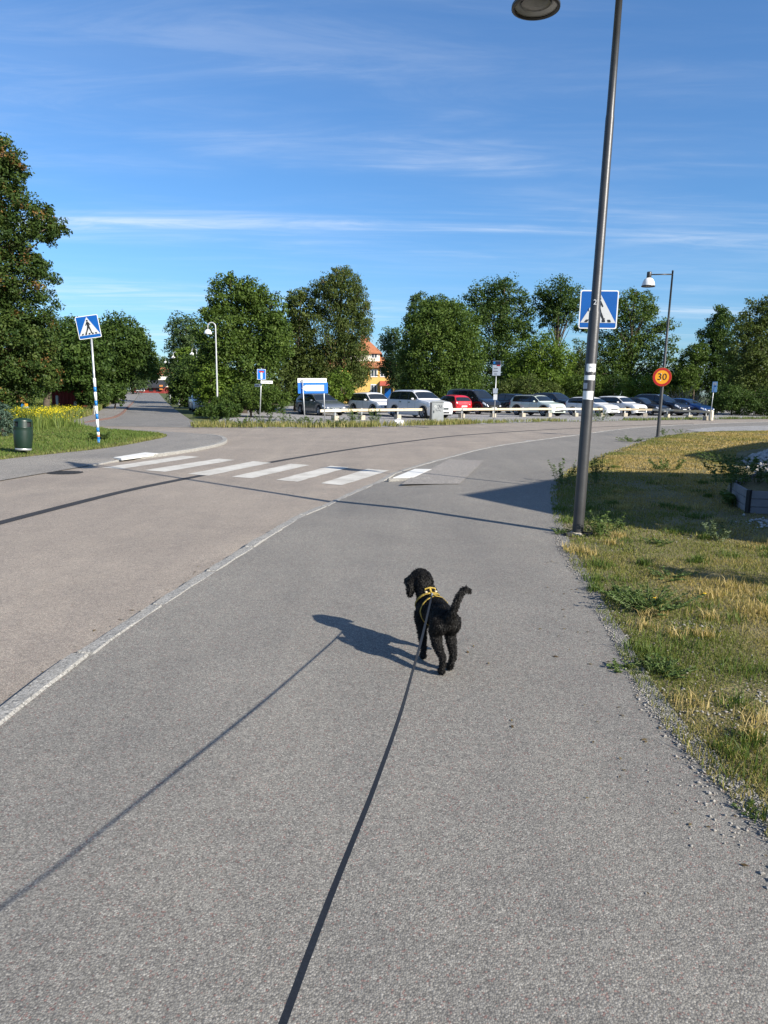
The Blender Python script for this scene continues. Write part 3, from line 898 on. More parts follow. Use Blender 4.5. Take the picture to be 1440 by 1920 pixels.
# ---- left row behind
tree_px('dark leafy lime tree just behind the maple and the leaning sign', 84, 43,
        [(120, 650, 60, 52), (160, 668, 42, 55), (95, 680, 60, 48), (135, 622, 25, 22), (165, 690, 38, 42), (130, 705, 50, 26), (80, 715, 40, 24)], 330, 34, 0.24, 'deep', 0.2, 'trees along the side road', name='lime_tree', clump_r=0.16, shell=0.5)
tree_px('dome-shaped dense tree right of the leaning crossing sign', 170, 58,
        [(228, 648, 52, 54), (226, 630, 40, 38), (205, 690, 50, 50), (252, 655, 30, 40), (206, 712, 32, 34), (184, 720, 34, 36), (226, 690, 26, 28)], 520, 34, 0.24, 'deep', 0.22, 'trees along the side road', name='dome_tree', droop=1.6, clump_r=0.15, shell=0.4)
tree_px('light airy tree beyond the dome-shaped tree, left of the side road', 214, 90,
        [(268, 668, 24, 30), (283, 690, 16, 26), (266, 690, 20, 22), (288, 662, 7, 6)], 130, 26, 0.30, 'mid', 0.16, 'trees along the side road', clump_r=0.2, shell=0.6)
tree_px('low hedge bush at the foot of the dome-shaped tree', 214, 57, [(206, 740, 22, 18), (226, 738, 11, 20), (188, 744, 20, 15)], 120, 28, 0.2, 'deep', 0.06, 'hedge bushes on the left', name='hedge_bush', cat='bush', nlimb=8)
tree_px('low hedge bush right of the red shed', 172, 44, [(172, 738, 26, 18), (158, 745, 18, 12), (190, 742, 16, 14)], 130, 28, 0.16, 'deep', 0.06, 'hedge bushes on the left', name='hedge_bush', cat='bush', nlimb=8)
tree_px('blue-green conifer shrub at the left edge behind the bin', 2, 22, [(0, 778, 22, 26), (12, 800, 16, 16), (-20, 790, 24, 30)], 150, 30, 0.07, 'blue', 0.05, name='conifer_shrub', cat='bush', nlimb=10)
# ---- right of the side road
tree_px('pale grey-green tree on the right of the side road behind the lamps', 352, 84,
        [(350, 625, 34, 34), (340, 665, 26, 40), (370, 660, 30, 50), (355, 700, 38, 36), (330, 700, 22, 22)], 300, 30, 0.30, 'far', 0.2, 'trees along the side road', clump_r=0.16, shell=0.5)
tree_px('dark bushy tree overhanging the right edge of the side road', 366, 66,
        [(352, 720, 34, 30), (334, 728, 18, 20), (372, 705, 36, 40), (352, 745, 32, 20)], 260, 30, 0.24, 'deep', 0.14, 'trees along the side road', name='bushy_tree', clump_r=0.16)
tree_px('yellow-green small tree glowing behind the far lamps', 340, 78, [(342, 668, 15, 16), (352, 660, 10, 10)], 40, 20, 0.26, 'bright', 0.1, nlimb=6)
tree_px('tall round-topped maple behind the curved grey lamp', 455, 52,
        [(425, 560, 42, 40), (430, 525, 10, 14), (468, 560, 34, 36), (500, 580, 36, 36), (395, 580, 18, 22), (420, 625, 50, 48), (485, 630, 58, 52), (455, 680, 70, 52), (400, 690, 36, 50), (515, 640, 30, 55), (430, 735, 60, 30), (455, 545, 20, 22)],
        760, 36, 0.23, 'mid', 0.26, 'trees behind the parking lot', name='maple_tree', clump_r=0.15, shell=0.45)
tree_px('olive tree between the round-topped maple and the tall willow', 555, 60,
        [(562, 580, 30, 34), (545, 560, 14, 16), (565, 552, 12, 16), (550, 640, 40, 48), (570, 690, 48, 48), (540, 720, 44, 36)], 360, 32, 0.25, 'olive', 0.2, 'trees behind the parking lot', clump_r=0.16, shell=0.5)
tree_px('tall drooping willow left of the yellow house', 635, 60,
        [(640, 545, 44, 38), (605, 560, 32, 34), (670, 565, 22, 40), (640, 520, 26, 20), (625, 620, 60, 50), (665, 630, 34, 50), (640, 680, 56, 50), (600, 690, 42, 46), (672, 690, 22, 38), (620, 725, 60, 30), (678, 600, 20, 20)],
        700, 36, 0.23, 'olive', 0.28, 'trees behind the parking lot', name='willow_tree', droop=2.2, aspect=0.4, clump_r=0.15, shell=0.45, seeds=(0.05, (0.12, 0.085, 0.035)))
tree_px('leafy bush beneath the maple by the dead-end sign', 470, 44, [(470, 745, 46, 26), (430, 755, 30, 22), (510, 750, 32, 24), (405, 765, 20, 18)], 300, 30, 0.15, 'mid', 0.06, 'roadside bushes', name='roadside_bush', cat='bush', nlimb=14)
tree_px('bright green bush behind the direction sign', 640, 54, [(640, 725, 26, 30), (600, 735, 36, 26), (575, 740, 26, 24)], 190, 30, 0.2, 'bright', 0.06, 'roadside bushes', name='roadside_bush', cat='bush', nlimb=10)
tree_px('sunlit bush left of the curved grey lamp pole', 392, 50, [(398, 712, 30, 34), (380, 735, 22, 22), (425, 720, 24, 30)], 200, 30, 0.18, 'bright', 0.06, 'roadside bushes', name='roadside_bush', cat='bush', nlimb=10)
tree_px('dark bush at the foot of the curved grey lamp', 405, 43, [(400, 772, 26, 18), (428, 770, 26, 18), (378, 778, 14, 12)], 150, 28, 0.13, 'deep', 0.04, 'roadside bushes', name='roadside_bush', cat='bush', nlimb=8)
# ---- behind the car park
tree_px('small loose tree right of the yellow house', 735, 92, [(732, 640, 22, 28), (745, 680, 24, 40), (722, 690, 12, 20), (750, 720, 24, 26)], 200, 28, 0.30, 'far', 0.15, 'trees behind the parking lot', clump_r=0.2, shell=0.6)
tree_px('slim birch rising behind the broad maple', 790, 86, [(785, 575, 18, 26), (770, 600, 12, 20), (820, 570, 22, 16), (800, 620, 26, 40)], 150, 26, 0.28, 'far', 0.14, 'trees behind the parking lot', name='birch_tree', droop=1.5, clump_r=0.2)
tree_px('broad dense maple behind the large white car', 825, 72,
        [(825, 640, 72, 70), (830, 595, 50, 36), (800, 610, 40, 40), (865, 610, 36, 40), (820, 690, 74, 56), (875, 670, 34, 60), (775, 680, 28, 56), (835, 725, 72, 28), (785, 720, 36, 30)],
        950, 36, 0.27, 'mid', 0.3, 'trees behind the parking lot', name='maple_tree', clump_r=0.13, shell=0.35)
tree_px('tall ash tree rising right of the broad maple', 925, 98,
        [(905, 565, 36, 36), (945, 555, 36, 36), (985, 575, 26, 30), (925, 600, 46, 36), (960, 620, 36, 30), (930, 650, 44, 34), (985, 620, 18, 20), (945, 535, 18, 14), (935, 690, 40, 36)],
        430, 30, 0.34, 'deep', 0.32, 'tall trees in the back row', name='ash_tree', clump_r=0.17, shell=0.55, nlimb=26)
tree_px('tall ash tree with a bare fork left of the pole', 1040, 98,
        [(1050, 555, 42, 34), (1025, 565, 24, 28), (1075, 575, 22, 26), (1050, 590, 34, 24), (1020, 600, 14, 16), (1090, 615, 16, 10)],
        190, 28, 0.34, 'deep', 0.28, 'tall trees in the back row', name='ash_tree', clump_r=0.2, shell=0.6, nlimb=26)
tree_px('bright leafy tree behind the pale green car', 1010, 80,
        [(1015, 665, 44, 42), (985, 690, 36, 40), (1050, 690, 34, 48), (1010, 715, 60, 34), (965, 715, 24, 26)],
        460, 32, 0.28, 'bright', 0.2, 'trees behind the parking lot', clump_r=0.14, shell=0.4)
tree_px('low hawthorn bush between the van and the pale green car', 1000, 74, [(990, 725, 30, 22), (950, 730, 24, 20), (1030, 735, 26, 18)], 140, 28, 0.22, 'olive', 0.06, 'bushes behind the parking lot', name='lot_bush', cat='bush', nlimb=8)
tree_px('dark bush in shade behind the black van', 905, 76, [(905, 730, 34, 24), (870, 738, 24, 18)], 140, 28, 0.22, 'deep', 0.06, 'bushes behind the parking lot', name='lot_bush', cat='bush', nlimb=8)
tree_px('open-crowned elm with forked limbs behind the speed sign', 1175, 86,
        [(1175, 585, 50, 36), (1140, 570, 30, 24), (1210, 580, 28, 30), (1150, 615, 38, 30), (1215, 630, 34, 34), (1175, 650, 54, 36), (1245, 612, 26, 14), (1130, 660, 32, 30), (1250, 660, 32, 30), (1190, 690, 60, 34), (1130, 695, 40, 34), (1190, 555, 24, 12)],
        470, 30, 0.30, 'mid', 0.32, 'trees behind the parking lot', name='elm_tree', clump_r=0.17, shell=0.6, nlimb=40)
tree_px('thin half-bare tree left of the grey pole sign', 1085, 84, [(1085, 660, 16, 24), (1095, 690, 26, 34), (1075, 705, 24, 28)], 110, 24, 0.26, 'olive', 0.1, 'trees behind the parking lot', clump_r=0.22, shell=0.6)
for i_, (px, d, h_, lab) in enumerate([(1095, 78, 700, 'leafy bush behind the white hatchback'), (1150, 80, 705, 'leafy bush left of the speed sign'),
                                       (1205, 76, 712, 'bright bush just below the speed sign'), (1262, 80, 700, 'dark bush behind the navy car')]):
    tree_px(lab, px, d, [(px, (h_ + 745) / 2, 34, 26), (px + 22, (h_ + 760) / 2, 26, 20), (px - 24, (h_ + 755) / 2, 24, 22)], 170, 28, 0.22, ['mid', 'deep', 'bright', 'deep'][i_], 0.06, 'bushes behind the parking lot', name='lot_bush', cat='bush', nlimb=8)
tree_px('pointed dark birch right of the second street lamp', 1338, 80,
        [(1345, 620, 22, 44), (1350, 590, 12, 22), (1328, 650, 28, 36), (1355, 665, 34, 44), (1325, 700, 40, 40), (1360, 720, 44, 36)], 420, 30, 0.27, 'deep', 0.22, 'trees at the right edge', name='birch_tree', droop=1.5, clump_r=0.14, shell=0.45)
tree_px('loose alder leaning into the right edge of the view', 1425, 68,
        [(1425, 590, 34, 34), (1395, 620, 30, 30), (1440, 640, 50, 50), (1400, 670, 44, 50), (1450, 700, 60, 60), (1400, 730, 50, 36), (1470, 590, 40, 50)], 620, 32, 0.24, 'olive', 0.26, 'trees at the right edge', name='alder_tree', clump_r=0.16, shell=0.5, nlimb=24)
tree_px('round bush between the navy car and the pointed birch', 1300, 78, [(1290, 690, 24, 30), (1305, 660, 20, 18), (1280, 715, 30, 26)], 170, 28, 0.25, 'mid', 0.08, 'bushes behind the parking lot', name='lot_bush', cat='bush', nlimb=10)
tree_px('dark undergrowth bush right of the blue parking sign', 1375, 64, [(1365, 745, 32, 26), (1400, 755, 40, 24), (1440, 755, 40, 26), (1345, 760, 18, 16)], 330, 28, 0.18, 'deep', 0.07, 'bushes behind the parking lot', name='lot_bush', cat='bush', nlimb=14)
# heap of bare brushwood behind the blue car
bd = 72.0
bw = thing('brushwood_heap', 'tangle of bare grey branches behind the blue car', 'branches', (XD(1290, bd), bd, -0.06))
m_ = MB()
for k in range(120):
    a = Vector((random.uniform(-2.6, 2.0), random.uniform(-0.8, 0.8), random.uniform(0.0, 0.8)))
    dr = Vector((random.uniform(-1, 1), random.uniform(-0.6, 0.6), random.uniform(0.3, 1.6))).normalized()
    ln = random.uniform(0.9, 2.4) * (1.2 - 0.2 * abs(a.x))
    b = a + dr * ln * 0.5 + Vector((random.uniform(-.2, .2), 0, random.uniform(-.1, .2)))
    m_.tube([a, b, b + (dr + Vector((random.uniform(-.6, .6), 0, -0.15))).normalized() * ln * 0.5], [0.03, 0.02, 0.006], 4, False)
m_.build('branch', DEADWOOD, bw)
# distant trees closing the horizon: one kind, copied
far_lobes = [(0, 0, 5.2, 3.4, 3.0, 3.0), (-1.8, 0.5, 4.0, 2.6, 2.4, 2.4), (1.9, -0.3, 4.2, 2.6, 2.4, 2.6), (0.4, 0, 7.2, 2.2, 2.0, 2.0), (0, 0, 2.4, 3.6, 3.0, 2.0)]
fproto = thing('distant_tree', 'x', 'tree', (0, 0, 0))
_, cl_ = crown_mesh('crown', far_lobes, 260, 26, 0.42, 'far', fproto, clump_r=0.17, shell=0.5)
trunk_mesh('trunk', far_lobes, 0.25, fproto, 10, clumps=cl_)
spots = [(560, 122, 0.72, 'low distant tree behind the direction sign'), (700, 150, 0.85, 'distant tree behind the yellow house roof'), (765, 132, 0.8, 'distant tree in the gap right of the yellow house'), (880, 128, 0.85, 'distant tree behind the black van'),
         (960, 126, 0.8, 'distant tree behind the dark parked car'), (1075, 122, 0.75, 'distant tree in the gap by the bare fork'), (1120, 125, 0.82, 'distant tree left of the elm'), (1235, 120, 0.80, 'distant tree right of the elm'),
         (1290, 118, 0.72, 'distant tree in the gap left of the pointed birch'), (1385, 112, 0.95, 'distant tree between birch and alder'), (1475, 105, 1.0, 'distant tree beyond the right edge'),
         (305, 245, 1.25, 'distant tree behind the orange-roofed house'), (285, 235, 1.1, 'distant tree left of the orange-roofed house'), (330, 238, 1.2, 'distant tree right of the orange-roofed house'),
         (60, 90, 0.95, 'distant tree deep behind the maple at left'), (-40, 80, 1.0, 'distant tree left of the frame behind the maple'), (250, 150, 1.0, 'distant tree behind the airy tree')]
for i_, (px, d, s, lab) in enumerate(spots):
    r_ = fproto if i_ == 0 else fproto.copy()
    if i_: COL.objects.link(r_)
    r_.location = (XD(px, d), d, float(hz(XD(px, d), d)) - 0.1)
    r_.rotation_euler = (0, 0, i_ * 1.37)
    r_.scale = (s, s, s * random.uniform(0.9, 1.1))
    tag(r_, lab, 'tree', 'distant trees on the horizon')
    if i_:
        for ch in list(fproto.children):
            c_ = ch.copy(); COL.objects.link(c_); c_.parent = r_

# ---- grass
def blades(x, y, z, h, w, col, lean=0.5, name='grass', curve=True):
    n = len(x)
    a = RNG.uniform(0, 2 * np.pi, n)
    dx, dy = np.cos(a), np.sin(a)
    la = RNG.uniform(0, 2 * np.pi, n)
    lm = np.abs(RNG.normal(0, lean, n)) * h
    bx_, by_ = np.cos(la) * lm, np.sin(la) * lm
    P = np.stack([x, y, z], 1)
    s = np.stack([dx * w / 2, dy * w / 2, np.zeros(n)], 1)
    mid = P + np.stack([bx_ * 0.3, by_ * 0.3, h * 0.6], 1)
    tip = P + np.stack([bx_, by_, h * 0.97], 1)
    Vv = np.stack([P - s, P + s, mid + s * 0.7, tip, mid - s * 0.7], 1)
    Vv = Vv.reshape(-1, 3)
    i = np.arange(n) * 5
    Fq = np.column_stack([i, i + 1, i + 2, i + 4]); Ft = np.column_stack([i + 4, i + 2, i + 3, i + 3])
    c5 = np.repeat(col, 5, axis=0)
    # quads only: the tip triangle as a quad with a doubled corner would be degenerate, so use triangles
    T = np.concatenate([np.column_stack([i, i + 1, i + 2]), np.column_stack([i, i + 2, i + 4]), np.column_stack([i + 4, i + 2, i + 3])])
    return Vv, T, c5
def scatter(poly, dens):
    p = np.asarray(poly, float)
    x0, y0 = p.min(0); x1, y1 = p.max(0)
    n = int((x1 - x0) * (y1 - y0) * dens)
    x = RNG.uniform(x0, x1, n); y = RNG.uniform(y0, y1, n)
    k = inpoly(x, y, p)
    return x[k], y[k]
def lerp3(a, b, t):
    return np.asarray(a)[None, :] * (1 - t[:, None]) + np.asarray(b)[None, :] * t[:, None]
def edge_x(y):
    return np.interp(y, E_[:, 1], E_[:, 0])
GBED = G(1375, 935)    # planter corner, kept clear of grass
VV, TT, CC = [], [], []; base_i = 0
bands = [(2.0, 4.5, 10500, 0.019, 0.0042), (4.5, 7.5, 5200, 0.021, 0.0055), (7.5, 12, 2300, 0.024, 0.009), (12, 20, 900, 0.028, 0.016), (20, 36, 360, 0.032, 0.027)]
bed_poly = [(5.6, 8.3), (4.85, 9.4), (5.3, 11.0), (6.6, 13.4), (9.9, 20.0), (13.2, 23.2), (26, 25), (26, 8.3)]
for (ya, yb, dens, hh, ww) in bands:
    ys = np.linspace(ya, yb, 12)
    poly = [(edge_x(q) - 0.02, q) for q in ys] + [(max(edge_x(q) + 0.6, 0.66 * q + 0.9), q) for q in ys[::-1]]
    x, y = scatter(poly, dens)
    e = x - edge_x(y)
    wob = -0.02 + 0.40 * (fnoise(y, y * 0 + 3, 0.55, 71) - 0.45) + 0.30 * (fnoise(x, y, 0.22, 77) - 0.5)
    dn = fnoise(x, y, 0.55, 51)
    bare = 0.8 * ss(0.66, 0.80, fnoise(x, y, 0.9, 61))
    keep = (e > wob) & (RNG.random(len(x)) < (0.45 + 0.55 * ss(0.0, 0.35, e)) * (1 - 0.9 * bare) * (0.45 + 1.0 * dn)) & ~inpoly(x, y, bed_poly)
    x, y, e, dn = x[keep], y[keep], e[keep], dn[keep]
    dry = np.clip(ss(0.30, 0.66, fnoise(x, y, 1.5, 91)) * 0.85 + ss(0.1, 1.4, e) * 0.42 - 0.42 + 0.12 * ss(4, 6, y) + 0.33 * ss(7, 14, y) + RNG.normal(0, 0.2, len(x)), 0, 1)
    green = lerp3((0.095, 0.125, 0.022), (0.165, 0.18, 0.04), RNG.random(len(x)))
    straw = lerp3((0.30, 0.215, 0.075), (0.42, 0.31, 0.125), RNG.random(len(x)))
    col = green * (1 - dry[:, None]) + straw * dry[:, None]
    h = hh * RNG.uniform(0.5, 1.5, len(x)) * (0.7 + 0.8 * dn)
    tall = RNG.random(len(x)) < 0.010 * ss(0.4, 0.6, fnoise(x, y, 0.8, 33))
    h[tall] *= RNG.uniform(1.8, 3.2, tall.sum())
    v_, t_, c_ = blades(x, y, np.maximum(lawn_z(x, y) - 0.004, 0.0055 * (e < 0.2)), h, ww * RNG.uniform(0.6, 1.4, len(x)), col, 0.75)
    VV.append(v_); TT.append(t_ + base_i); CC.append(c_); base_i += len(v_)
# denser green tufts and straw wisps standing above the turf
for q in range(150):
    ty = 2.3 + 13 * RNG.random() ** 1.4; tx = edge_x(ty) + 0.05 + RNG.random() * (0.66 * ty + 0.8 - edge_x(ty))
    if inpoly(np.array([tx]), np.array([ty]), bed_poly)[0]: continue
    nb = int(RNG.integers(40, 120)); rr_ = RNG.uniform(0.03, 0.10)
    x = tx + RNG.normal(0, rr_, nb); y = ty + RNG.normal(0, rr_, nb)
    k = x > edge_x(y) - 0.02; x, y = x[k], y[k]
    if len(x) == 0: continue
    straw_t = RNG.random() < 0.35
    col = lerp3((0.32, 0.24, 0.09), (0.46, 0.36, 0.16), RNG.random(len(x))) if straw_t else lerp3((0.055, 0.095, 0.018), (0.11, 0.15, 0.03), RNG.random(len(x)))
    v_, t_, c_ = blades(x, y, np.maximum(lawn_z(x, y), 0.004), RNG.uniform(0.03, 0.085, len(x)), np.full(len(x), 0.0035 + 0.0006 * ty), col, 0.7)
    VV.append(v_); TT.append(t_ + base_i); CC.append(c_); base_i += len(v_)
tag(npmesh('dry_lawn_grass', np.concatenate(VV), np.concatenate(TT), GRASS, col=np.concatenate(CC)),
    'short yellowing lawn grass on the right of the footpath', 'grass', kind='stuff')
# green lawn on the left
VV, TT, CC = [], [], []; base_i = 0
lx = lambda q: np.interp(q, GL2[:, 1], GL2[:, 0])
for (ya, yb, dens, hh, ww) in [(11, 20, 620, 0.05, 0.018), (20, 32, 380, 0.055, 0.025), (32, 48, 130, 0.11, 0.042), (48, 70, 45, 0.18, 0.08)]:
    ys = np.linspace(ya, yb, 14)
    poly = [(lx(q) + 0.05, q) for q in ys] + [(-0.66 * q - 1.5, q) for q in ys[::-1]]
    if lx(yb) < -0.66 * yb - 1.5: continue
    x, y = scatter(poly, dens)
    keep = (lx(y) - x > 0.10 * (fnoise(x, y, 0.4, 12) - 0.3))
    x, y = x[keep], y[keep]
    e = lx(y) - x
    dry = np.clip(0.12 + 0.5 * (fnoise(x, y, 1.8, 15) - 0.45) + 0.3 * ss(0.5, 0.0, e) + RNG.normal(0, 0.14, len(x)), 0, 1)
    col = lerp3((0.055, 0.10, 0.016), (0.10, 0.155, 0.028), RNG.random(len(x))) * (1 - dry[:, None]) + lerp3((0.22, 0.19, 0.07), (0.30, 0.25, 0.10), RNG.random(len(x))) * dry[:, None]
    h = hh * RNG.uniform(0.5, 1.6, len(x)) * (0.6 + 0.9 * fnoise(x, y, 1.0, 17)) * (1 + 2.0 * ss(26.5, 31, y) * ss(-11, -13.5, x - (y - 28) * 0.2))
    v_, t_, c_ = blades(x, y, lawnl_z(x, y) - 0.005, h, ww * RNG.uniform(0.6, 1.4, len(x)), col, 0.55)
    VV.append(v_); TT.append(t_ + base_i); CC.append(c_); base_i += len(v_)
tag(npmesh('green_lawn_grass', np.concatenate(VV), np.concatenate(TT), GRASS, col=np.concatenate(CC)),
    'green lawn grass on the left around the bin', 'grass', kind='stuff')
# tall yellow flowering weeds by the side road
x, y = [], []
for (px, py, rx, n) in [(70, 800, 2.2, 1700), (110, 792, 2.0, 1500), (155, 786, 2.2, 2300), (205, 775, 1.6, 1500), (45, 808, 1.6, 700)]:
    g_ = G(px, py); x.append(RNG.normal(g_.x - 0.6, rx * 0.5, n)); y.append(RNG.normal(g_.y + 2.0, rx * 1.1, n))
x, y = np.concatenate(x), np.concatenate(y)
k = (lx(y) - x > 0.15); x, y = x[k], y[k]
h = RNG.uniform(0.22, 0.62, len(x))
stem = lerp3((0.07, 0.11, 0.02), (0.15, 0.19, 0.04), RNG.random(len(x)))
v_, t_, c_ = blades(x, y, lawnl_z(x, y), h, np.full(len(x), 0.035), stem, 0.25)
fl = RNG.random(len(x)) < 0.6 * ss(0.35, 0.6, fnoise(x, y, 1.5, 5))
cn = np.repeat(np.stack([x[fl], y[fl], lawnl_z(x[fl], y[fl]) + h[fl]], 1), 3, axis=0) + RNG.normal(0, 0.05, (3 * fl.sum(), 3))
fv, ff = leaves(cn, RNG.normal(size=cn.shape) * 0.3, np.full(len(cn), 0.05), 0.9, 0, 0.8)
ft = np.concatenate([ff[:, [0, 1, 2]], ff[:, [0, 2, 3]]])
tag(npmesh('yellow_wildflowers', np.concatenate([v_, fv]), np.concatenate([t_, ft + len(v_)]), GRASS,
           col=np.concatenate([c_, np.repeat(lerp3((0.50, 0.42, 0.01), (0.62, 0.52, 0.02), RNG.random(len(cn))), 4, axis=0)])),
    'tall yellow flowering weeds along the side road pavement', 'wildflowers', kind='stuff')
# rough verge in front of the parking lot
VV, TT, CC = [], [], []; base_i = 0
for k_, (s0, s1, wid, dens, hh, dryb) in enumerate([(0.0, 0.20, 1.7, 210, 0.24, 0.5), (0.16, 0.30, 1.5, 110, 0.18, 0.4), (0.30, 0.37, 0.7, 50, 0.10, 0.35), (0.37, 0.60, 0.9, 170, 0.17, 0.12), (0.58, 0.72, 0.8, 110, 0.11, 0.15)]):
    n0, n1 = int(s0 * 89), int(s1 * 89)
    seg = VG[n0:n1 + 1]
    poly = [tuple(p + np.array([0, 0.12])) for p in seg] + [tuple(p + np.array([-0.35 * wid, wid])) for p in seg[::-1]]
    x, y = scatter(poly, dens)
    k = RNG.random(len(x)) < 0.25 + 1.2 * ss(0.35, 0.6, fnoise(x, y, 1.1, 21)); x, y = x[k], y[k]
    dry = np.clip(dryb + RNG.normal(0, 0.22, len(x)), 0, 1)
    col = lerp3((0.06, 0.105, 0.018), (0.12, 0.165, 0.035), RNG.random(len(x))) * (1 - dry[:, None]) + lerp3((0.26, 0.21, 0.08), (0.40, 0.32, 0.14), RNG.random(len(x))) * dry[:, None]
    v_, t_, c_ = blades(x, y, np.full(len(x), -0.06), hh * RNG.uniform(0.5, 1.5, len(x)), 0.035 * RNG.uniform(0.5, 1.3, len(x)), col, 0.45)
    VV.append(v_); TT.append(t_ + base_i); CC.append(c_); base_i += len(v_)
tag(npmesh('verge_grass', np.concatenate(VV), np.concatenate(TT), GRASS, col=np.concatenate(CC)),
    'rough dry and green verge grass in front of the parking lot', 'grass', kind='stuff')

# ---- dry leaf scraps and twigs blown against kerb and edge
ks = RNG.uniform(2, 30, 420); kx = np.interp(ks, K[:, 1], K[:, 0]) + np.abs(RNG.normal(0, 0.10, 420)) * np.where(RNG.random(420) < 0.6, -1, 1) - 0.10
kz = np.where(kx < np.interp(ks, K[:, 1], K[:, 0]) - 0.05, ROADZ + 0.006, 0.012)
es = RNG.uniform(2, 20, 260); ex_ = edge_x(es) - np.abs(RNG.normal(0, 0.35, 260))
cs_ = np.concatenate([np.column_stack([kx, ks, kz]), np.column_stack([ex_, es, np.full(260, 0.006)])])
cs_ = cs_[~((cs_[:, 1] > 8.5) & (cs_[:, 1] < 14.2) & (np.arange(len(cs_)) < 420))]
lv, lf = leaves(cs_, np.tile(np.array([[0, 0, 1.0]]), (len(cs_), 1)), RNG.uniform(0.012, 0.035, len(cs_)), 0.5, 0, 4.0, 0.35)
lv[:, 2] = np.maximum(lv[:, 2], np.repeat(cs_[:, 2], 4) - 0.003)
tag(npmesh('leaf_litter', lv, lf, GRASS, col=np.repeat(lerp3((0.10, 0.065, 0.03), (0.20, 0.15, 0.07), RNG.random(len(cs_))), 4, axis=0)), 'dry leaf scraps along the kerb and path edge', 'leaf litter', kind='stuff')
# ---- single weeds: leafy stems rising from one root
def weed(label, px, py, d_h, spread, nstem, leafsize, pal, per=16, group='weeds in the right lawn', onlawn=True, z=None, cat='weed', name='weed', flowers=0):
    g_ = G(px, py)
    zz_ = float(lawn_z(g_.x, g_.y)) if onlawn else (z if z is not None else 0.0)
    t = thing(name, label, cat, (g_.x, g_.y, zz_), 0, group)
    leafsize *= 0.62; per = int(per * 2.1)
    m = MB(); cs = []; out = []; tips = []
    for q in range(nstem):
        a = random.uniform(0, 2 * math.pi); r0 = spread * random.uniform(0, 0.45)
        b = Vector((math.cos(a) * r0, math.sin(a) * r0, -0.01))
        hh = d_h * random.uniform(0.5, 1.1)
        tip = b + Vector((math.cos(a) * spread * random.uniform(0.1, 0.6), math.sin(a) * spread * random.uniform(0.1, 0.6), hh))
        mid = b.lerp(tip, 0.5) + Vector((0, 0, hh * 0.08))
        m.tube([b, mid, tip], [0.004 + 0.003 * d_h, 0.0035, 0.0015], 4, False)
        tips.append(tip)
        for k in range(per):
            u = random.uniform(0.08, 1.0) ** 0.8
            p = b.lerp(mid, u * 2) if u < 0.5 else mid.lerp(tip, u * 2 - 1)
            ang = random.uniform(0, 2 * math.pi)
            o_ = Vector((math.cos(ang), math.sin(ang), 0.35))
            cs.append(p + o_ * leafsize * 0.5 * (1.25 - 0.7 * u)); out.append(o_)
    tag(m.build('stem', simple_stem, t), kind='stuff')
    cs = np.array([tuple(v) for v in cs]); out = np.array([tuple(v) for v in out])
    cs[:, 2] = np.maximum(cs[:, 2], 0.004)
    # leaf blades point outwards along 'out'
    n = len(cs)
    tdir = out + RNG.normal(0, 0.25, (n, 3)); tdir /= np.linalg.norm(tdir, axis=1)[:, None]
    nrm = np.cross(tdir, RNG.normal(size=(n, 3))); nrm[:, 2] = np.abs(nrm[:, 2]) + 0.6
    b_ = np.cross(nrm, tdir); b_ /= np.linalg.norm(b_, axis=1)[:, None]
    s = (leafsize * RNG.uniform(0.5, 1.25, n))[:, None]
    V = np.stack([cs - tdir * s * 0.5, cs + b_ * s * 0.17, cs + tdir * s * 0.5 - np.array([0, 0, 1]) * s * 0.15, cs - b_ * s * 0.17], 1).reshape(-1, 3)
    V[:, 2] = np.maximum(V[:, 2], 0.002)
    p = np.array(PAL[pal]); tone = RNG.random(n) * 1.999; lo = tone.astype(int); fr = (tone - lo)[:, None]
    tag(npmesh('foliage', V, np.arange(4 * n).reshape(n, 4), LEAF, t, np.repeat(p[lo] * (1 - fr) + p[lo + 1] * fr, 4, axis=0)), kind='stuff')
    for q in range(flowers):
        f = MB(); c = tips[q % len(tips)] + Vector((random.uniform(-.03, .03), random.uniform(-.03, .03), 0.01))
        n_ = 10
        f.add([c + Vector((0, 0, 0.006))] + [c + Vector((math.cos(2 * math.pi * k / n_), math.sin(2 * math.pi * k / n_), 0)) * (0.016 if k % 2 else 0.011) for k in range(n_)],
              [(0, 1 + k, 1 + (k + 1) % n_) for k in range(n_)])
        f.build('flower', flower_mat, t)
    return t
simple_stem = simple('green_stem', (0.09, 0.12, 0.035), 0.7, var=0.2)
flower_mat = simple('dandelion_yellow', (0.75, 0.45, 0.01), 0.7, var=0.1)
weed('tall upright weed left of the grey lamp pole at the lawn edge', 1056, 908, 0.40, 0.42, 11, 0.085, 'weed', 26)
weed('tall spiky weed right of the grey lamp pole in the house shadow', 1118, 908, 0.50, 0.34, 9, 0.085, 'weed', 26)
weed('leafy weed clump right behind the grey lamp pole base', 1128, 1002, 0.24, 0.40, 22, 0.075, 'weed', 14)
weed('small green tuft left of the pole base', 1052, 1001, 0.07, 0.16, 12, 0.05, 'weed', 10)
weed('wide creeping weed patch with two yellow flowers in the near lawn', 1215, 1142, 0.13, 0.42, 60, 0.060, 'weed', 12, flowers=2)
weed('low leafy weed at the path edge left of the creeping patch', 1160, 1120, 0.09, 0.22, 20, 0.05, 'weed', 12)
weed('grey-green thistle clump in the lawn below the planter', 1350, 1016, 0.20, 0.30, 12, 0.07, 'weedgrey', 18)
weed('single green weed in the sunlit lawn left of the gravel heap', 1252, 884, 0.26, 0.50, 16, 0.10, 'weed', 16)
weed('low weed at the edge of the gravel heap', 1362, 868, 0.22, 0.8, 16, 0.12, 'weed', 12)
weed('dark fern-like weed in front of the planter corner', 1378, 952, 0.22, 0.35, 12, 0.13, 'weed', 14)
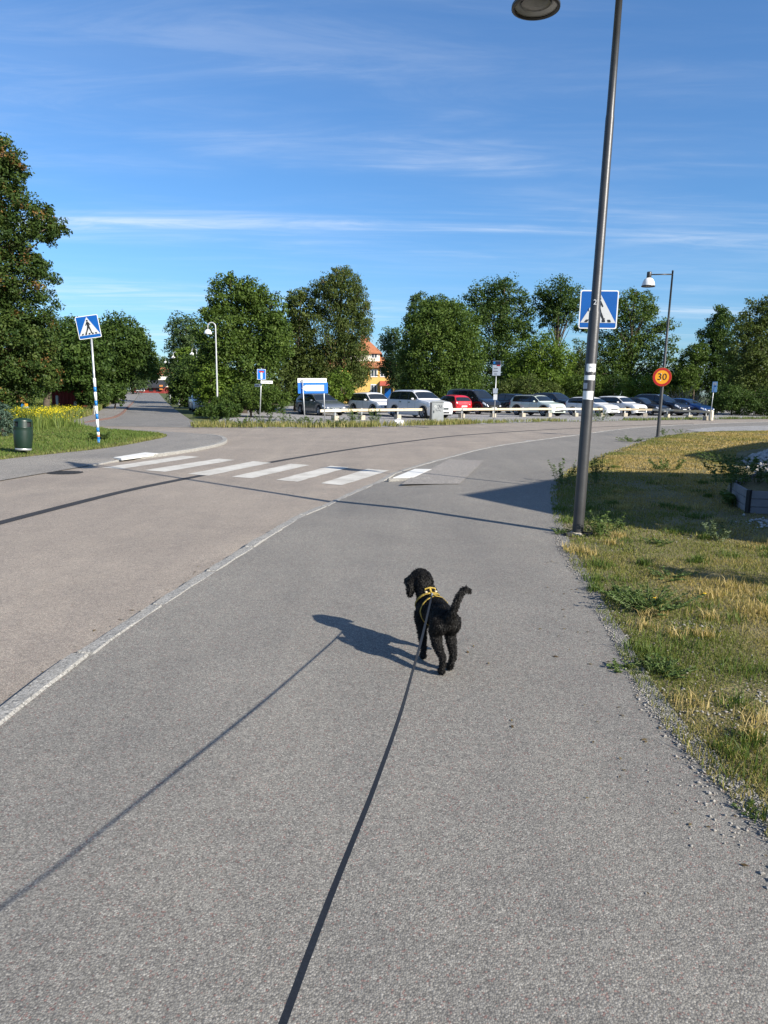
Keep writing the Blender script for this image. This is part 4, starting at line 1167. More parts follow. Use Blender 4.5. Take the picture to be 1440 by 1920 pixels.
weed('low weed row at the far lawn edge below the speed sign', 1188, 828, 0.16, 1.0, 24, 0.11, 'weed', 10)
weed('small weed beside the second lamp base', 1245, 816, 0.28, 0.4, 9, 0.10, 'weed', 12)
weed('small weed at the far rim of the lawn', 1278, 812, 0.16, 0.5, 8, 0.09, 'weed', 10)
weed('flat weed rosette in the half-shaded lawn', 1255, 1086, 0.06, 0.30, 20, 0.06, 'weed', 9)
weed('flat weed rosette in the lawn right of the pole', 1238, 1024, 0.06, 0.22, 14, 0.06, 'weed', 9)
weed('flat weed rosette at the grit margin', 1168, 1256, 0.05, 0.16, 14, 0.045, 'weed', 9)
weed('grassy green tuft bulging over the path edge', 1245, 1262, 0.07, 0.22, 40, 0.045, 'weed', 9)
weed('tiny weed sprouting from the path edge at the right', 1395, 1520, 0.03, 0.10, 12, 0.025, 'weed', 8)
for (px, py, h_, sp_, lab, pal_) in [(410, 796, 0.5, 0.7, 'leafy weed at the corner by the side road', 'weed'), (545, 797, 0.6, 0.9, 'tall weed below the direction sign left post', 'weed'),
                                     (585, 798, 0.5, 0.9, 'weed between the two direction sign posts', 'weed'), (625, 798, 0.45, 0.8, 'weed right of the direction sign', 'weed'), (664, 795, 0.85, 0.5, 'tall weed standing before the barrier', 'weed'),
                                     (704, 794, 0.8, 0.5, 'tall weed left of the white plastic drum', 'weed'), (455, 798, 0.45, 0.9, 'weed left of the dead-end sign post', 'weed'), (500, 797, 0.5, 0.8, 'weed right of the dead-end sign post', 'weed'), (1127, 788, 0.75, 1.0, 'leafy weed in the verge right of the grey pole', 'weed'), (188, 827, 0.25, 0.5, 'small dark weed beside the striped post', 'weed')]:
    weed(lab, px, py, h_, sp_, 16, 0.16, pal_, 18, 'weeds along the verge', False, -0.06 if px > 300 else 0.03)

# ---- loose stones
def stones(name, P, r, mat, parent=None):
    n = len(P)
    base = np.array([(0, 0, 1), (1, 0, 0.1), (0.1, 1, 0), (-1, 0.1, 0), (0, -1, -0.1), (0, 0, -1)], float)
    Fb = np.array([(0, 1, 2), (0, 2, 3), (0, 3, 4), (0, 4, 1), (5, 2, 1), (5, 3, 2), (5, 4, 3), (5, 1, 4)])
    J = base[None] * RNG.uniform(0.65, 1.25, (n, 6, 1)) + RNG.normal(0, 0.12, (n, 6, 3))
    a = RNG.uniform(0, 2 * np.pi, n); c, s = np.cos(a), np.sin(a)
    sc = np.stack([r * RNG.uniform(0.8, 1.4, n), r * RNG.uniform(0.7, 1.1, n), r * RNG.uniform(0.45, 0.8, n)], 1)
    J = J * sc[:, None, :]
    X = J[..., 0] * c[:, None] - J[..., 1] * s[:, None]; Y = J[..., 0] * s[:, None] + J[..., 1] * c[:, None]
    V = np.stack([X, Y, J[..., 2]], 2) + P[:, None, :]
    Fc = (Fb[None] + (np.arange(n) * 6)[:, None, None]).reshape(-1, 3)
    return npmesh(name, V.reshape(-1, 3), Fc, mat, parent)
y = np.concatenate([RNG.uniform(2.0, 9, 3600), RNG.uniform(9, 22, 1600)])
e = np.abs(RNG.normal(0.0, 0.10, len(y))) - 0.03 + 0.18 * (fnoise(y, y * 0, 0.8, 5) - 0.4)
x = edge_x(y) + e
r = RNG.gamma(3.0, 0.0011, len(y)) + 0.0018
P = np.stack([x, y, np.where(e > 0.1, lawn_z(x, y), 0.002) + r * 0.25], 1)
tag(stones('edge_gravel', P, r, GRIT), 'loose grey grit between footpath and lawn', 'gravel', kind='stuff')
# bare gravelly spots in the lawn
px_ = [(1405, 1290, .25), (1430, 1335, .2), (1350, 1350, .2), (1300, 1180, .12), (1330, 1015, .15), (1130, 1020, .2), (1395, 1490, .15), (1430, 1540, .18)]
Pp = []
for a_, b_, s_ in px_:
    g_ = G(a_, b_); q = RNG.normal(0, s_, (140, 2)); Pp.append(np.column_stack([g_.x + q[:, 0], g_.y + q[:, 1]]))
Pp = np.concatenate(Pp); r = RNG.gamma(3.0, 0.0015, len(Pp)) + 0.002
tag(stones('lawn_grit', np.column_stack([Pp, lawn_z(Pp[:, 0], Pp[:, 1]) + r * 0.3]), r, GRIT), 'scattered grey grit in bare lawn spots', 'gravel', kind='stuff')

# ================================================================== PLANTER, GRAVEL HEAP, HOUSES AT THE RIGHT
pc = [Vector((6.35, 11.95, 0)), G(1371, 944), G(1401, 965), None, None]
pc[3] = pc[2] + Vector((2.3, -0.30, 0)); pc[4] = pc[3] + Vector((0.9, 2.2, 0))
pl = thing('planter', 'weathered grey plank planter bed with dark corner posts at the right edge', 'planter', (pc[2].x, pc[2].y, 0.0))
o0 = Vector((pc[2].x, pc[2].y, 0))
for i in range(5):
    a, b = pc[i] - o0, pc[(i + 1) % 5] - o0
    ln = (b - a).length; ang = math.atan2(b.y - a.y, b.x - a.x)
    for k in range(3):
        m_ = MB().box((a + b) / 2 + Vector((0, 0, 0.055 + k * 0.108)), (ln - 0.05, 0.03, 0.102), ang + random.uniform(-.004, .004), bev=0.004)
        m_.build('plank', GREYWOOD, pl)
for i in range(5):
    a = pc[i] - o0
    MB().box(a + Vector((0, 0, 0.16)), (0.055, 0.055, 0.35), 0.3 * i, bev=0.004).build('post', BLACK, pl)
mobj('soil', [tuple((p - o0) * 0.985 + Vector((0, 0, 0.25))) for p in pc], [(0, 1, 2, 3, 4)], SOIL, pl)
cpt = (pc[0] + pc[1] + pc[2] + pc[3] + pc[4]) / 5
for k, (dx, dy, lab) in enumerate([(-1.05, 0.1, 'dark leafy plant in the planter nearest its front corner'), (-0.5, 0.6, 'dark leafy plant at the back of the planter'), (0.1, -0.2, 'dark leafy plant in the planter cut by the right edge'), (-0.6, -0.5, 'dark leafy plant at the front boards of the planter'), (0.3, 0.7, 'dark leafy plant in the hidden back corner of the planter')]):
    t = weed(lab, 1380, 950, 0.42, 0.75, 22, 0.11, 'weed', 22, 'plants in the planter', False, 0.25, 'plant', 'planter_plant')
    t.location = (cpt.x + dx, cpt.y + dy, 0.25)
hp = thing('gravel_heap', 'heap of pale grey stones behind the planter', 'stone heap', (11.9, 17.0, 0))
def heap_h(x, y):
    u = (x - 11.9) * 0.57 + (y - 17.0) * 0.82; v = (x - 11.9) * 0.82 - (y - 17.0) * 0.57
    return 0.34 * np.clip(1 - (u / 6.4) ** 2 - (v / 2.9) ** 2, 0, 1) ** 0.7
hx, hy = np.meshgrid(np.linspace(-7, 7, 40), np.linspace(-8, 8, 44))
hzv = heap_h(hx + 11.9, hy + 17.0) - 0.03
idx = (np.arange(43)[:, None] * 40 + np.arange(39)[None]).ravel()
npmesh('mound', np.column_stack([hx.ravel(), hy.ravel(), hzv.ravel()]), np.column_stack([idx, idx + 1, idx + 41, idx + 40]), GRAVEL, hp, smooth=True)
x = RNG.uniform(-6.5, 6.5, 26000); y = RNG.uniform(-7.5, 7.5, 26000)
hh = heap_h(x + 11.9, y + 17.0); k = (hh > 0.02) & (x + 11.9 < 0.78 * (y + 17.0) + 1); x, y, hh = x[k], y[k], hh[k]
r = RNG.gamma(4, 0.0085, len(x)) + 0.012
tag(stones('stone', np.column_stack([x, y, hh - 0.03 + r * 0.3]), r, STONE, hp), kind='stuff')
# pebbles by the planter foot
q = RNG.normal(0, 1, (420, 2)); g_ = G(1428, 985)
r = RNG.gamma(4, 0.005, 420) + 0.008
Pp = np.column_stack([g_.x + 0.45 + q[:, 0] * 0.25, g_.y + q[:, 1] * 0.16])
tag(stones('planter_pebbles', np.column_stack([Pp, lawn_z(Pp[:, 0], Pp[:, 1]) + r * 0.3]), r, STONE), 'strip of pale pebbles at the foot of the planter', 'pebbles', kind='stuff')

# two hip-roofed cottages standing right of the frame; only their shadow shows
sh = Vector((-math.sin(SUN_AZ), -math.cos(SUN_AZ), 0)); pv = Vector((-sh.y, sh.x, 0))
if pv.x < 0: pv = -pv
def cottage(label, u0, u1, ridge0, ridge1, vr, dep, eave, ridge):
    org = pv * ((u0 + u1) / 2) + sh * vr
    t = thing('cottage', label, 'house', org, math.atan2(pv.y, pv.x), 'cottages right of the view')
    hw, hd = (u1 - u0) / 2, dep
    c = (u0 + u1) / 2
    MB().box((0, 0, eave / 2 - 0.1), (2 * hw - 0.5, 2 * hd - 0.5, eave + 0.2)).build('wall', REDWOOD, t)
    r0, r1 = ridge0 - c, ridge1 - c
    vs = [(-hw, -hd, eave), (hw, -hd, eave), (hw, hd, eave), (-hw, hd, eave), (r0, 0, ridge), (r1, 0, ridge), (-hw, -hd, eave - .12), (hw, -hd, eave - .12), (hw, hd, eave - .12), (-hw, hd, eave - .12)]
    fs = [(0, 1, 5, 4), (1, 2, 5), (2, 3, 4, 5), (3, 0, 4), (0, 6, 7, 1), (1, 7, 8, 2), (2, 8, 9, 3), (3, 9, 6, 0), (9, 8, 7, 6)]
    mobj('roof', vs, fs, TILE, t)
    for k in (-0.45, 0.3):
        w_ = MB().box((hw * k, hd - 0.24, 1.4), (1.1, 0.06, 1.1)).build('window', WINFRAME, t)
        MB().box((hw * k, hd - 0.205, 1.4), (0.96, 0.03, 0.96)).build('pane', WINGLASS, w_)
    d_ = MB().box((hw * 0.75, hd - 0.24, 1.0), (0.95, 0.06, 2.05)).build('door', WINFRAME, t)
    MB().box((hw * 0.75 - 0.36, hd - 0.19, 1.0), (0.12, 0.05, 0.03)).build('handle', CHROME, d_)
    return t
tE = math.tan(SUN_EL)
cottage('red cottage with a hipped tile roof right of the camera', 8.2, 15.6, 9.0, 13.6, -2.6, 2.4, 2.15, (6.25 + 2.6) * tE)
cottage('red cottage with a hipped tile roof further right', 17.2, 30.0, 19.1, 27.0, -2.0, 2.4, 2.3, (6.4 + 2.0) * tE)
# slim young tree at the cottage corner whose shadow streaks the near lawn
tq = pv * 6.55 + sh * (-1.6)
yt = thing('young_tree', 'slim young tree at the cottage corner right of the camera', 'tree', (tq.x, tq.y, 0))
lb = [(0, 0, 1.55, 0.30, 0.28, 0.32), (0.22, 0.1, 1.2, 0.26, 0.24, 0.24), (-0.2, -0.1, 1.95, 0.24, 0.24, 0.28)]
_, cl_ = crown_mesh('crown', lb, 30, 14, 0.07, 'mid', yt, clump_r=0.25, shell=0.7)
trunk_mesh('trunk', lb, 0.03, yt, 10, clumps=cl_)

# ================================================================== FAR BUILDINGS
def window(parent, x, z, w, h, y, cross=True, frame=WINFRAME):
    f = MB().box((x, y, z), (w, 0.08, h)).build('window', frame, parent)
    g = MB()
    for sx in ((-1, 1) if cross else (0,)):
        ww = (w - 0.3) / 2 if cross else w - 0.24
        g.box((x + sx * (ww / 2 + 0.05) * (1 if cross else 0), y - 0.045, z), (ww, 0.04, h - 0.24))
    g.build('pane', WINGLASS, f)
    return f
def hip(parent, name, x0, x1, y0, y1, ze, zr, mat, inset=None, over=0.4):
    x0 -= over; x1 += over; y0 -= over; y1 += over
    i = inset if inset is not None else (y1 - y0) / 2
    ym = (y0 + y1) / 2
    vs = [(x0, y0, ze), (x1, y0, ze), (x1, y1, ze), (x0, y1, ze), (x0 + i, ym, zr), (x1 - i, ym, zr)]
    vs += [(a, b, c - 0.15) for a, b, c in vs[:4]]
    return mobj(name, vs, [(0, 1, 5, 4), (1, 2, 5), (2, 3, 4, 5), (3, 0, 4), (0, 6, 7, 1), (1, 7, 8, 2), (2, 8, 9, 3), (3, 9, 6, 0), (9, 8, 7, 6)], mat, parent)
# yellow house
yd = 104.0
yx = lambda px: XD(px, yd)
yzf = lambda py, px=720: D(px, py, yd).z
yh = thing('yellow_house', 'yellow rendered house with clay tile roofs between the trees', 'house', (yx(742), yd, 0.0))
W_ = yx(742) - yx(600)
ztop = yzf(688)
MB().box((-W_ / 2, 5, ztop / 2 - 0.2), (W_, 10, ztop + 0.4)).build('wall', YELLOWWALL, yh)
rf = hip(yh, 'roof', -W_, 0, 0, 10, ztop, ztop + 3.2, TILE, 5.2, 0.5)
# roof storey set back above
dz0, dz1 = yzf(675), yzf(661)
dw = yx(711) - yx(655)
dm = MB().box((yx(711) - yx(742) - dw / 2, 3.2, (dz0 + dz1) / 2 - 0.8), (dw, 4.6, dz1 - dz0 + 1.8)).build('roof_storey', CREAMWALL, yh)
hip(yh, 'upper_roof', yx(655) - yx(742), yx(711) - yx(742), 0.9, 5.5, dz1, dz1 + 2.2, TILE, 2.3, 0.3)
MB().box((yx(678) - yx(742), 3.2, dz1 + 2.2), (0.7, 0.7, 1.6)).build('chimney', TILERED, yh)
for (px, py, w, h) in [(701, 700, 0.95, 1.10), (718.5, 699.5, 0.95, 1.15), (735, 700, 0.9, 1.1), (701, 729, 0.95, 1.25), (682, 700, 0.9, 1.1)]:
    window(yh, yx(px) - yx(742), yzf(py), w, h, -0.02)
window(yh, yx(701) - yx(742), (dz0 + dz1) / 2 + 0.1, 0.9, 0.75, 0.88)
pr = MB(); pz = yzf(714); pz2 = yzf(722)
xa, xb = yx(712) - yx(742), yx(744) - yx(742)
pr.add([(xa, -2.0, pz2), (xb, -2.0, pz2), (xb, 0.1, pz), (xa, 0.1, pz), (xa, -2.0, pz2 - .12), (xb, -2.0, pz2 - .12), (xb, 0.1, pz - .12), (xa, 0.1, pz - .12)],
       [(0, 1, 2, 3), (4, 7, 6, 5), (0, 4, 5, 1), (1, 5, 6, 2), (3, 2, 6, 7), (0, 3, 7, 4)])
pr.build('porch_roof', TILERED, yh)
for xx in (xa + 0.2, xb - 0.2):
    MB().box((xx, -1.8, pz2 / 2 - 0.1), (0.14, 0.14, pz2 + 0.1)).build('porch_post', WINFRAME, yh)
dr = MB().box((xa + 1.2, -0.05, 1.1), (1.0, 0.1, 2.1)).build('door', SIGNBLUE, yh)
MB().box((xa + 1.55, -0.12, 1.1), (0.12, 0.06, 0.04)).build('handle', CHROME, dr)
# red garages at the end of the side road, house behind
gd = 186.0
gz = 1.05
gxx = lambda px: XD(px, gd)
gh = thing('garage_row', 'low red garage row with black roof at the end of the side road', 'garage', (gxx(276), gd, gz))
gw = gxx(306) - gxx(244); gH = D(276, 725, gd).z - gz; gT = D(276, 715, gd).z - gz
MB().box((0, 3.2, gH / 2 - 0.3), (gw, 6, gH + 0.6)).build('wall', REDWOOD, gh)
mobj('roof', [(-gw / 2 - 1.2, -0.6, gH), (gw / 2 + 0.4, -0.6, gH), (gw / 2 + 0.4, 6.5, gT + 0.5), (-gw / 2 - 1.2, 6.5, gT + 0.5), (-gw / 2 - 1.2, -0.6, gH - .3), (gw / 2 + 0.4, -0.6, gH - .3), (gw / 2 + 0.4, 6.5, gT + .2), (-gw / 2 - 1.2, 6.5, gT + .2)],
     [(0, 1, 2, 3), (4, 7, 6, 5), (0, 4, 5, 1), (1, 5, 6, 2), (2, 6, 7, 3), (3, 7, 4, 0)], ROOFBLACK, gh)
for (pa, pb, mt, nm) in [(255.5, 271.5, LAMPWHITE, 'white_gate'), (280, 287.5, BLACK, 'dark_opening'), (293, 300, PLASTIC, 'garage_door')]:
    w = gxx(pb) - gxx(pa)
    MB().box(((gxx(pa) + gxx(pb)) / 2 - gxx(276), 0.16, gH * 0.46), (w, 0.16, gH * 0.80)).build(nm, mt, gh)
MB().box((gxx(275.5) - gxx(276), 0.12, gH * 0.72), (0.5, 0.06, 0.5)).build('notice', LAMPWHITE, gh)
MB().box((gxx(303.5) - gxx(276), -0.3, gH * 0.9), (0.8, 0.3, 1.2)).build('orange_panel', ORANGE, gh)
oh = thing('orange_roofed_house', 'cream house with orange tile roof behind the red garages', 'house', (gxx(285), gd + 22, gz))
f_ = (gd + 22) / gd
ow = (gxx(306) - gxx(240)) * f_
oz0 = D(285, 703, gd + 22).z - gz; oz1 = D(285, 691, gd + 22).z - gz
MB().box((0, 4, oz0 / 2), (ow, 8, oz0)).build('wall', CREAMWALL, oh)
mobj('roof', [(-ow / 2 - .4, -.5, oz0), (ow / 2 + .4, -.5, oz0), (ow / 2 + .4, 4, oz1 + .4), (-ow / 2 - .4, 4, oz1 + .4), (ow / 2 + .4, 8.5, oz0), (-ow / 2 - .4, 8.5, oz0)], [(0, 1, 2, 3), (3, 2, 4, 5)], TILE, oh)
window(oh, (gxx(299) - gxx(285)) * f_, oz0 - 1.1, 1.1, 1.3, -0.03, False)
window(oh, (gxx(270) - gxx(285)) * f_, oz0 - 1.1, 1.1, 1.3, -0.03, False)
# red shed under the trees at left
sd_ = 46.0
sx_ = lambda px: XD(px, sd_)
rs = thing('red_shed', 'dark red board shed with pale posts under the trees at left', 'shed', (sx_(125), sd_, -0.25))
sw = sx_(140) - sx_(84)
for k in range(16):
    MB().box((-sw / 2 + (k + 0.5) * sw / 16, 0.02 * (k % 2), 1.1), (sw / 16 - 0.01, 0.05, 1.9)).build('board', REDWOOD, rs)
MB().box((0, 0.5, 1.0), (sw - 0.1, 0.9, 2.0)).build('shed_body', REDWOOD, rs)
mobj('roof', [(-sw / 2 - .3, -.5, 2.0), (sw / 2 + .3, -.5, 2.0), (sw / 2 + .1, 1.2, 2.3), (-sw / 2 - .3, 1.2, 2.3), (-sw / 2 - .3, -.5, 1.9), (sw / 2 + .3, -.5, 1.9), (sw / 2 + .1, 1.2, 2.2), (-sw / 2 - .3, 1.2, 2.2)],
     [(0, 1, 2, 3), (4, 7, 6, 5), (0, 4, 5, 1), (1, 5, 6, 2), (2, 6, 7, 3), (3, 7, 4, 0)], ROOFBLACK, rs)
MB().box((-0.5, -0.35, 0.28), (sw + 1.6, 0.12, 0.16)).build('sill_beam', GALV, rs)
for px, h in ((117, 1.35), (150, 1.0)):
    MB().box((sx_(px) - sx_(125), -0.75, h / 2), (0.13, 0.13, h)).build('post', GALV, rs)
fp = thing('fence_post', 'thin grey fence post between the shed and the striped sign post', 'post', (sx_(199), sd_ - 2, 0.05))
MB().tube([(0, 0, -0.1), (0, 0, 0.95)], 0.045, 8).build('shaft', GALV, fp)
MB().tube([(0, 0, 0.95), (0, 0, 0.99)], [0.055, 0.02], 8).build('cap', LAMPGREY, fp)
wb = G(48, 778); 
bx_ = thing('garden_box', 'small white box with blue and yellow bits under the maple', 'box', (wb.x, wb.y, 0.08))
MB().box((0.05, 0, 0.30), (0.28, 0.2, 0.2), 0.2, bev=0.01).build('tray', LAMPWHITE, bx_)
MB().box((-0.16, 0.05, 0.42), (0.14, 0.14, 0.28), 0.1, bev=0.01).build('blue_tub', POSTBLUE, bx_)
MB().box((0.02, 0.12, 0.5), (0.18, 0.05, 0.14), 0.1).build('yellow_flap', SIGNYELLOW, bx_)
MB().box((0.0, 0.03, 0.1), (0.06, 0.06, 0.3)).build('stand', GREYWOOD, bx_)

# ================================================================== STREET LAMPS
def arm_lamp(label, loc, yaw, lean, detail=True, group='arm lamps along the footpath', L_=0.86, drop=0.0):
    t = thing('street_lamp', label, 'street lamp', loc, 0, group)
    t.rotation_euler = (0, lean, 0)
    secs = [(0.0, 2.42, 0.062, 0.060), (2.42, 4.36, 0.047, 0.044), (4.36, 6.10, 0.036, 0.031)]
    p = MB()
    prof = []
    for k, (z0, z1, r0, r1) in enumerate(secs):
        if k:
            prof += [(r0 + 0.004, z0 + 0.035)]
        else:
            prof += [(r0, -0.3)]
        prof += [(r1, z1)]
    prof += [(0.034, 6.10), (0.034, 6.14), (0.001, 6.15)]
    p.lathe(prof, 20).build('pole', POLE, t, True)
    ca, sa = math.cos(yaw), math.sin(yaw)
    hd = Vector((ca * L_, sa * L_, -drop))
    MB().tube([(0, 0, 6.0), hd * 0.5 + Vector((0, 0, 5.985 + drop * 0.5)), hd * 0.98 + Vector((0, 0, 5.965 + drop * 0.98))], [0.026, 0.024, 0.022], 10).build('arm', POLE, t, True)
    MB().lathe([(0.001, 6.07), (0.075, 6.065), (0.085, 6.04), (0.085, 5.86), (0.072, 5.83)], 20, hd).build('housing', POLE, t, True)
    MB().lathe([(0.075, 5.85), (0.11, 5.835), (0.16, 5.79), (0.20, 5.72), (0.226, 5.63), (0.236, 5.565)], 32, hd).build('shade', LAMPWHITE, t, True)
    MB().lathe([(0.236, 5.572), (0.248, 5.562), (0.248, 5.535), (0.218, 5.530), (0.213, 5.545)], 32, hd).build('rim', POLE, t, True)
    r = MB().lathe([(0.214, 5.56), (0.18, 5.575), (0.148, 5.60), (0.14, 5.66)], 32, hd).build('reflector', LAMPGREY, t, True)
    MB().lathe([(0.150, 5.575), (0.11, 5.560), (0.06, 5.552), (0.001, 5.55)], 28, hd).build('lens', simple('lamp_lens', (0.20, 0.205, 0.19), 0.25, var=0.15, vscale=12) if 'lamp_lens' not in MATS else MATS['lamp_lens'], r, True)
    MB().lathe([(0.11, -0.2), (0.11, 0.012), (0.07, 0.03), (0.06, 0.03)], 16).build('foot_collar', CONCRETE if detail else POLE, t, True)
    return t
pb = G(1083, 1002)
lampA = arm_lamp('tall dark grey street lamp with stickers beside the dog path', (pb.x, pb.y, 0), rad(164), 0.018, L_=0.82, drop=0.07)
def wrap(parent, name, z0, z1, a0, a1, rad_, mat, ragged=0.0, n=10):
    V = []; 
    for k in range(n + 1):
        a = a0 + (a1 - a0) * k / n
        jz = ragged * (math.sin(k * 2.3) + math.cos(k * 1.1)) * 0.5
        V += [(rad_ * math.cos(a), rad_ * math.sin(a), z0 + jz), (rad_ * math.cos(a), rad_ * math.sin(a), z1)]
    return mobj(name, V, [(2 * k, 2 * k + 2, 2 * k + 3, 2 * k + 1) for k in range(n)], mat, parent, True)
fz = lambda py: D(1100, py, pb.y - 0.06).z
c0 = -math.pi / 2 - 0.25
R_ = 0.0632
wrap(lampA, 'sticker', fz(697), fz(682), c0 - 0.75, c0 + 0.95, R_, STICKER, 0.008)
wrap(lampA, 'sticker', fz(712.5), fz(703.5), c0 - 1.1, c0 + 0.95, R_, STICKER)
wrap(lampA, 'sticker', fz(749), fz(733), c0 - 1.2, c0 + 0.85, R_, STICKER)
wrap(lampA, 'sticker', fz(729), fz(718), c0 - 1.3, c0 - 0.35, R_, STICKGREY)
wrap(lampA, 'tape_mark', fz(690), fz(687), c0 - 0.2, c0 + 0.9, R_ + 0.0008, STICKGREY)
Mt = Matrix.Translation((-0.02, -0.0525, D(1117, 568, pb.y).z)) @ Matrix.Rotation(rad(90), 4, 'X')
text_mesh('pole_number', '2', 0.075, Mt, STICKGREY, lampA)
m_ = MB()
for k in range(7):
    a = random.uniform(0, 6.28)
    m_.box((pb.x * 0 + math.cos(a) * 0.12 - 0.03, math.sin(a) * 0.10 - 0.02, 0.012), (random.uniform(.08, .16), random.uniform(.05, .1), 0.04), a, bev=0.01)
m_.build('asphalt_collar', SEAM, lampA)
lb2 = G(1233, 819.5)
lampB = arm_lamp('dark grey street lamp carrying the speed limit sign', (lb2.x, lb2.y, 0), rad(180), 0.015, False)
def hook_lamp(label, x, y, Htop, yaw=math.pi, sc=1.0):
    t = thing('hook_lamp', label, 'street lamp', (x, y, float(hz(x, y)) - 0.05), 0, 'pale hook-shaped lamps along the side road')
    R = 0.24
    zc = Htop - R
    ca, sa = math.cos(yaw), math.sin(yaw)
    pts = [Vector((0, 0, -0.2)), Vector((0, 0, 1.2)), Vector((0, 0, 3.0)), Vector((0, 0, zc))]
    rr = [0.065, 0.06, 0.05, 0.036]
    for k in range(1, 9):
        a = math.pi * k / 8
        q = R - R * math.cos(a)
        pts.append(Vector((ca * q, sa * q, zc + R * math.sin(a)))); rr.append(0.034)
    pts.append(Vector((ca * 2 * R, sa * 2 * R, zc - 0.2))); rr.append(0.034)
    MB().tube(pts, rr, 10).build('pole', LAMPGREY, t, True)
    c = (ca * 2 * R, sa * 2 * R, 0)
    MB().lathe([(0.035, zc - 0.17), (0.11, zc - 0.20), (0.19, zc - 0.27), (0.235, zc - 0.38), (0.245, zc - 0.47), (0.22, zc - 0.47), (0.15, zc - 0.40)], 22, c).build('shade', LAMPWHITE, t, True)
    MB().lathe([(0.21, zc - 0.455), (0.1, zc - 0.48), (0.001, zc - 0.49)], 18, c).build('lens', LAMPGREY, t, True)
    MB().lathe([(0.09, -0.1), (0.09, 0.5), (0.062, 0.55)], 12).build('base_sleeve', LAMPGREY, t, True)
    return t
hook_lamp('pale curved street lamp nearest the junction on the side road', XD(407.5, 45), 45, 5.72)
hook_lamp('second pale curved lamp along the side road, half in leaves', XD(371, 75), 75, 5.85)
hook_lamp('third pale curved lamp along the side road', XD(335.5, 82), 82, 5.8)
hook_lamp('farthest pale curved lamp near the orange-roofed house', XD(319, 104), 104, 5.9)

# ================================================================== SIGNS
def face_matrix(p, yaw=0.0, roll=0.0):
    """local x right, y up, z towards the viewer; yaw turns about the vertical"""
    return Matrix.Translation(p) @ Matrix.Rotation(yaw, 4, 'Z') @ Matrix.Rotation(rad(90), 4, 'X') @ Matrix.Rotation(roll, 4, 'Z')
def rrect(w, h, r, n=5, cx=0, cy=0):
    out = []
    for (sx, sy, a0) in ((1, 1, 0), (-1, 1, 90), (-1, -1, 180), (1, -1, 270)):
        for k in range(n + 1):
            a = rad(a0 + 90 * k / n)
            out.append((cx + sx * (w / 2 - r) + r * math.cos(a), cy + sy * (h / 2 - r) + r * math.sin(a)))
    return out
def circ(r, n=28, cx=0, cy=0):
    return [(cx + r * math.cos(2 * math.pi * k / n), cy + r * math.sin(2 * math.pi * k / n)) for k in range(n)]
def zoff(M, d):
    return M @ Matrix.Translation((0, 0, d))
def limb(p, q, w0, w1):
    p, q = Vector(p), Vector(q); d = (q - p).normalized(); n = Vector((-d.y, d.x))
    return [tuple(p - n * w0 / 2), tuple(q - n * w1 / 2), tuple(q + n * w1 / 2), tuple(p + n * w0 / 2)]
def crossing_panel(parent, M, s=0.6, mirror=1):
    MB().prism(rrect(s, s, 0.03), M, 0.004).build('panel', SIGNWHITE, parent)
    MB().prism(rrect(s - 0.035, s - 0.035, 0.02), zoff(M, 0.0055), 0.0015).build('blue_field', SIGNBLUE, parent)
    tri = [(-0.462 * s, -0.345 * s), (0.462 * s, -0.345 * s), (0.0, 0.44 * s)]
    MB().prism(tri, zoff(M, 0.0085), 0.0015).build('white_triangle', simple('sign_retro_white', (0.47, 0.48, 0.48), 0.45, var=0.04) if 'sign_retro_white' not in MATS else MATS['sign_retro_white'], parent)
    Z = zoff(M, 0.0115)
    f = MB(); mx = mirror
    g = lambda pts: [(mx * x * s, y * s) for x, y in pts][::mx]
    f.prism([(mx * 0.005 * s + x, 0.275 * s + y) for x, y in circ(0.042 * s, 14)], Z, 0.0015)
    f.prism(g([(-0.035, 0.225), (-0.06, 0.04), (0.045, 0.02), (0.05, 0.225)]), zoff(Z, 0.0001), 0.0015)
    for (p, q, w0, w1) in [((0.0, 0.05), (0.06, -0.12), 0.085, 0.055), ((0.06, -0.10), (0.135, -0.255), 0.06, 0.045), ((-0.01, 0.05), (-0.065, -0.12), 0.085, 0.055), ((-0.06, -0.10), (-0.105, -0.265), 0.058, 0.045),
                           ((0.03, 0.205), (0.105, 0.07), 0.045, 0.035), ((-0.02, 0.205), (-0.105, 0.08), 0.045, 0.035), ((0.12, -0.25), (0.175, -0.235), 0.03, 0.03), ((-0.11, -0.262), (-0.06, -0.262), 0.03, 0.03)]:
        f.prism(g(limb(p, q, w0, w1)), zoff(Z, 0.0002 * (1 + abs(p[0]) * 9)), 0.0015)
    f.build('walking_figure', SIGNBLACK, parent)
    for k, cx in enumerate((-0.31, -0.155, 0.0, 0.155, 0.31)):
        q = 0.035
        MB().prism([((cx - q - 0.012 + 0.05 * (-cx) * 0.0) * s, -0.325 * s), ((cx + q - 0.002) * s, -0.325 * s), ((cx * 0.90 + q) * s, -0.262 * s), ((cx * 0.90 - q) * s, -0.262 * s)], zoff(Z, 0.0035), 0.001).build('zebra_mark', SIGNBLACK, parent)
# near crossing sign on its own post, half hidden by the lamp pole
sp_ = Vector((3.50, 11.60, 0))
s1 = thing('crossing_sign', 'blue pedestrian crossing sign half hidden behind the tall grey pole', 'road sign', sp_, 0, 'pedestrian crossing signs')
ctr = D(1121, 581, 11.55)
top = ctr - sp_
pA, pB = D(1091, 918, 11.6) - sp_, D(1113.5, 600, 11.6) - sp_
MB().tube([pA + (pA - pB) * 0.08, pB + (pB - pA) * 0.10], 0.028, 10).build('post', GALV, s1, True)
crossing_panel(s1, face_matrix(top + Vector((0, -0.04, 0)), rad(-6), rad(-0.6)), 0.585)
MB().box(top + Vector((-0.05, -0.01, 0.0)), (0.2, 0.07, 0.04)).build('clamp', GALV, s1)
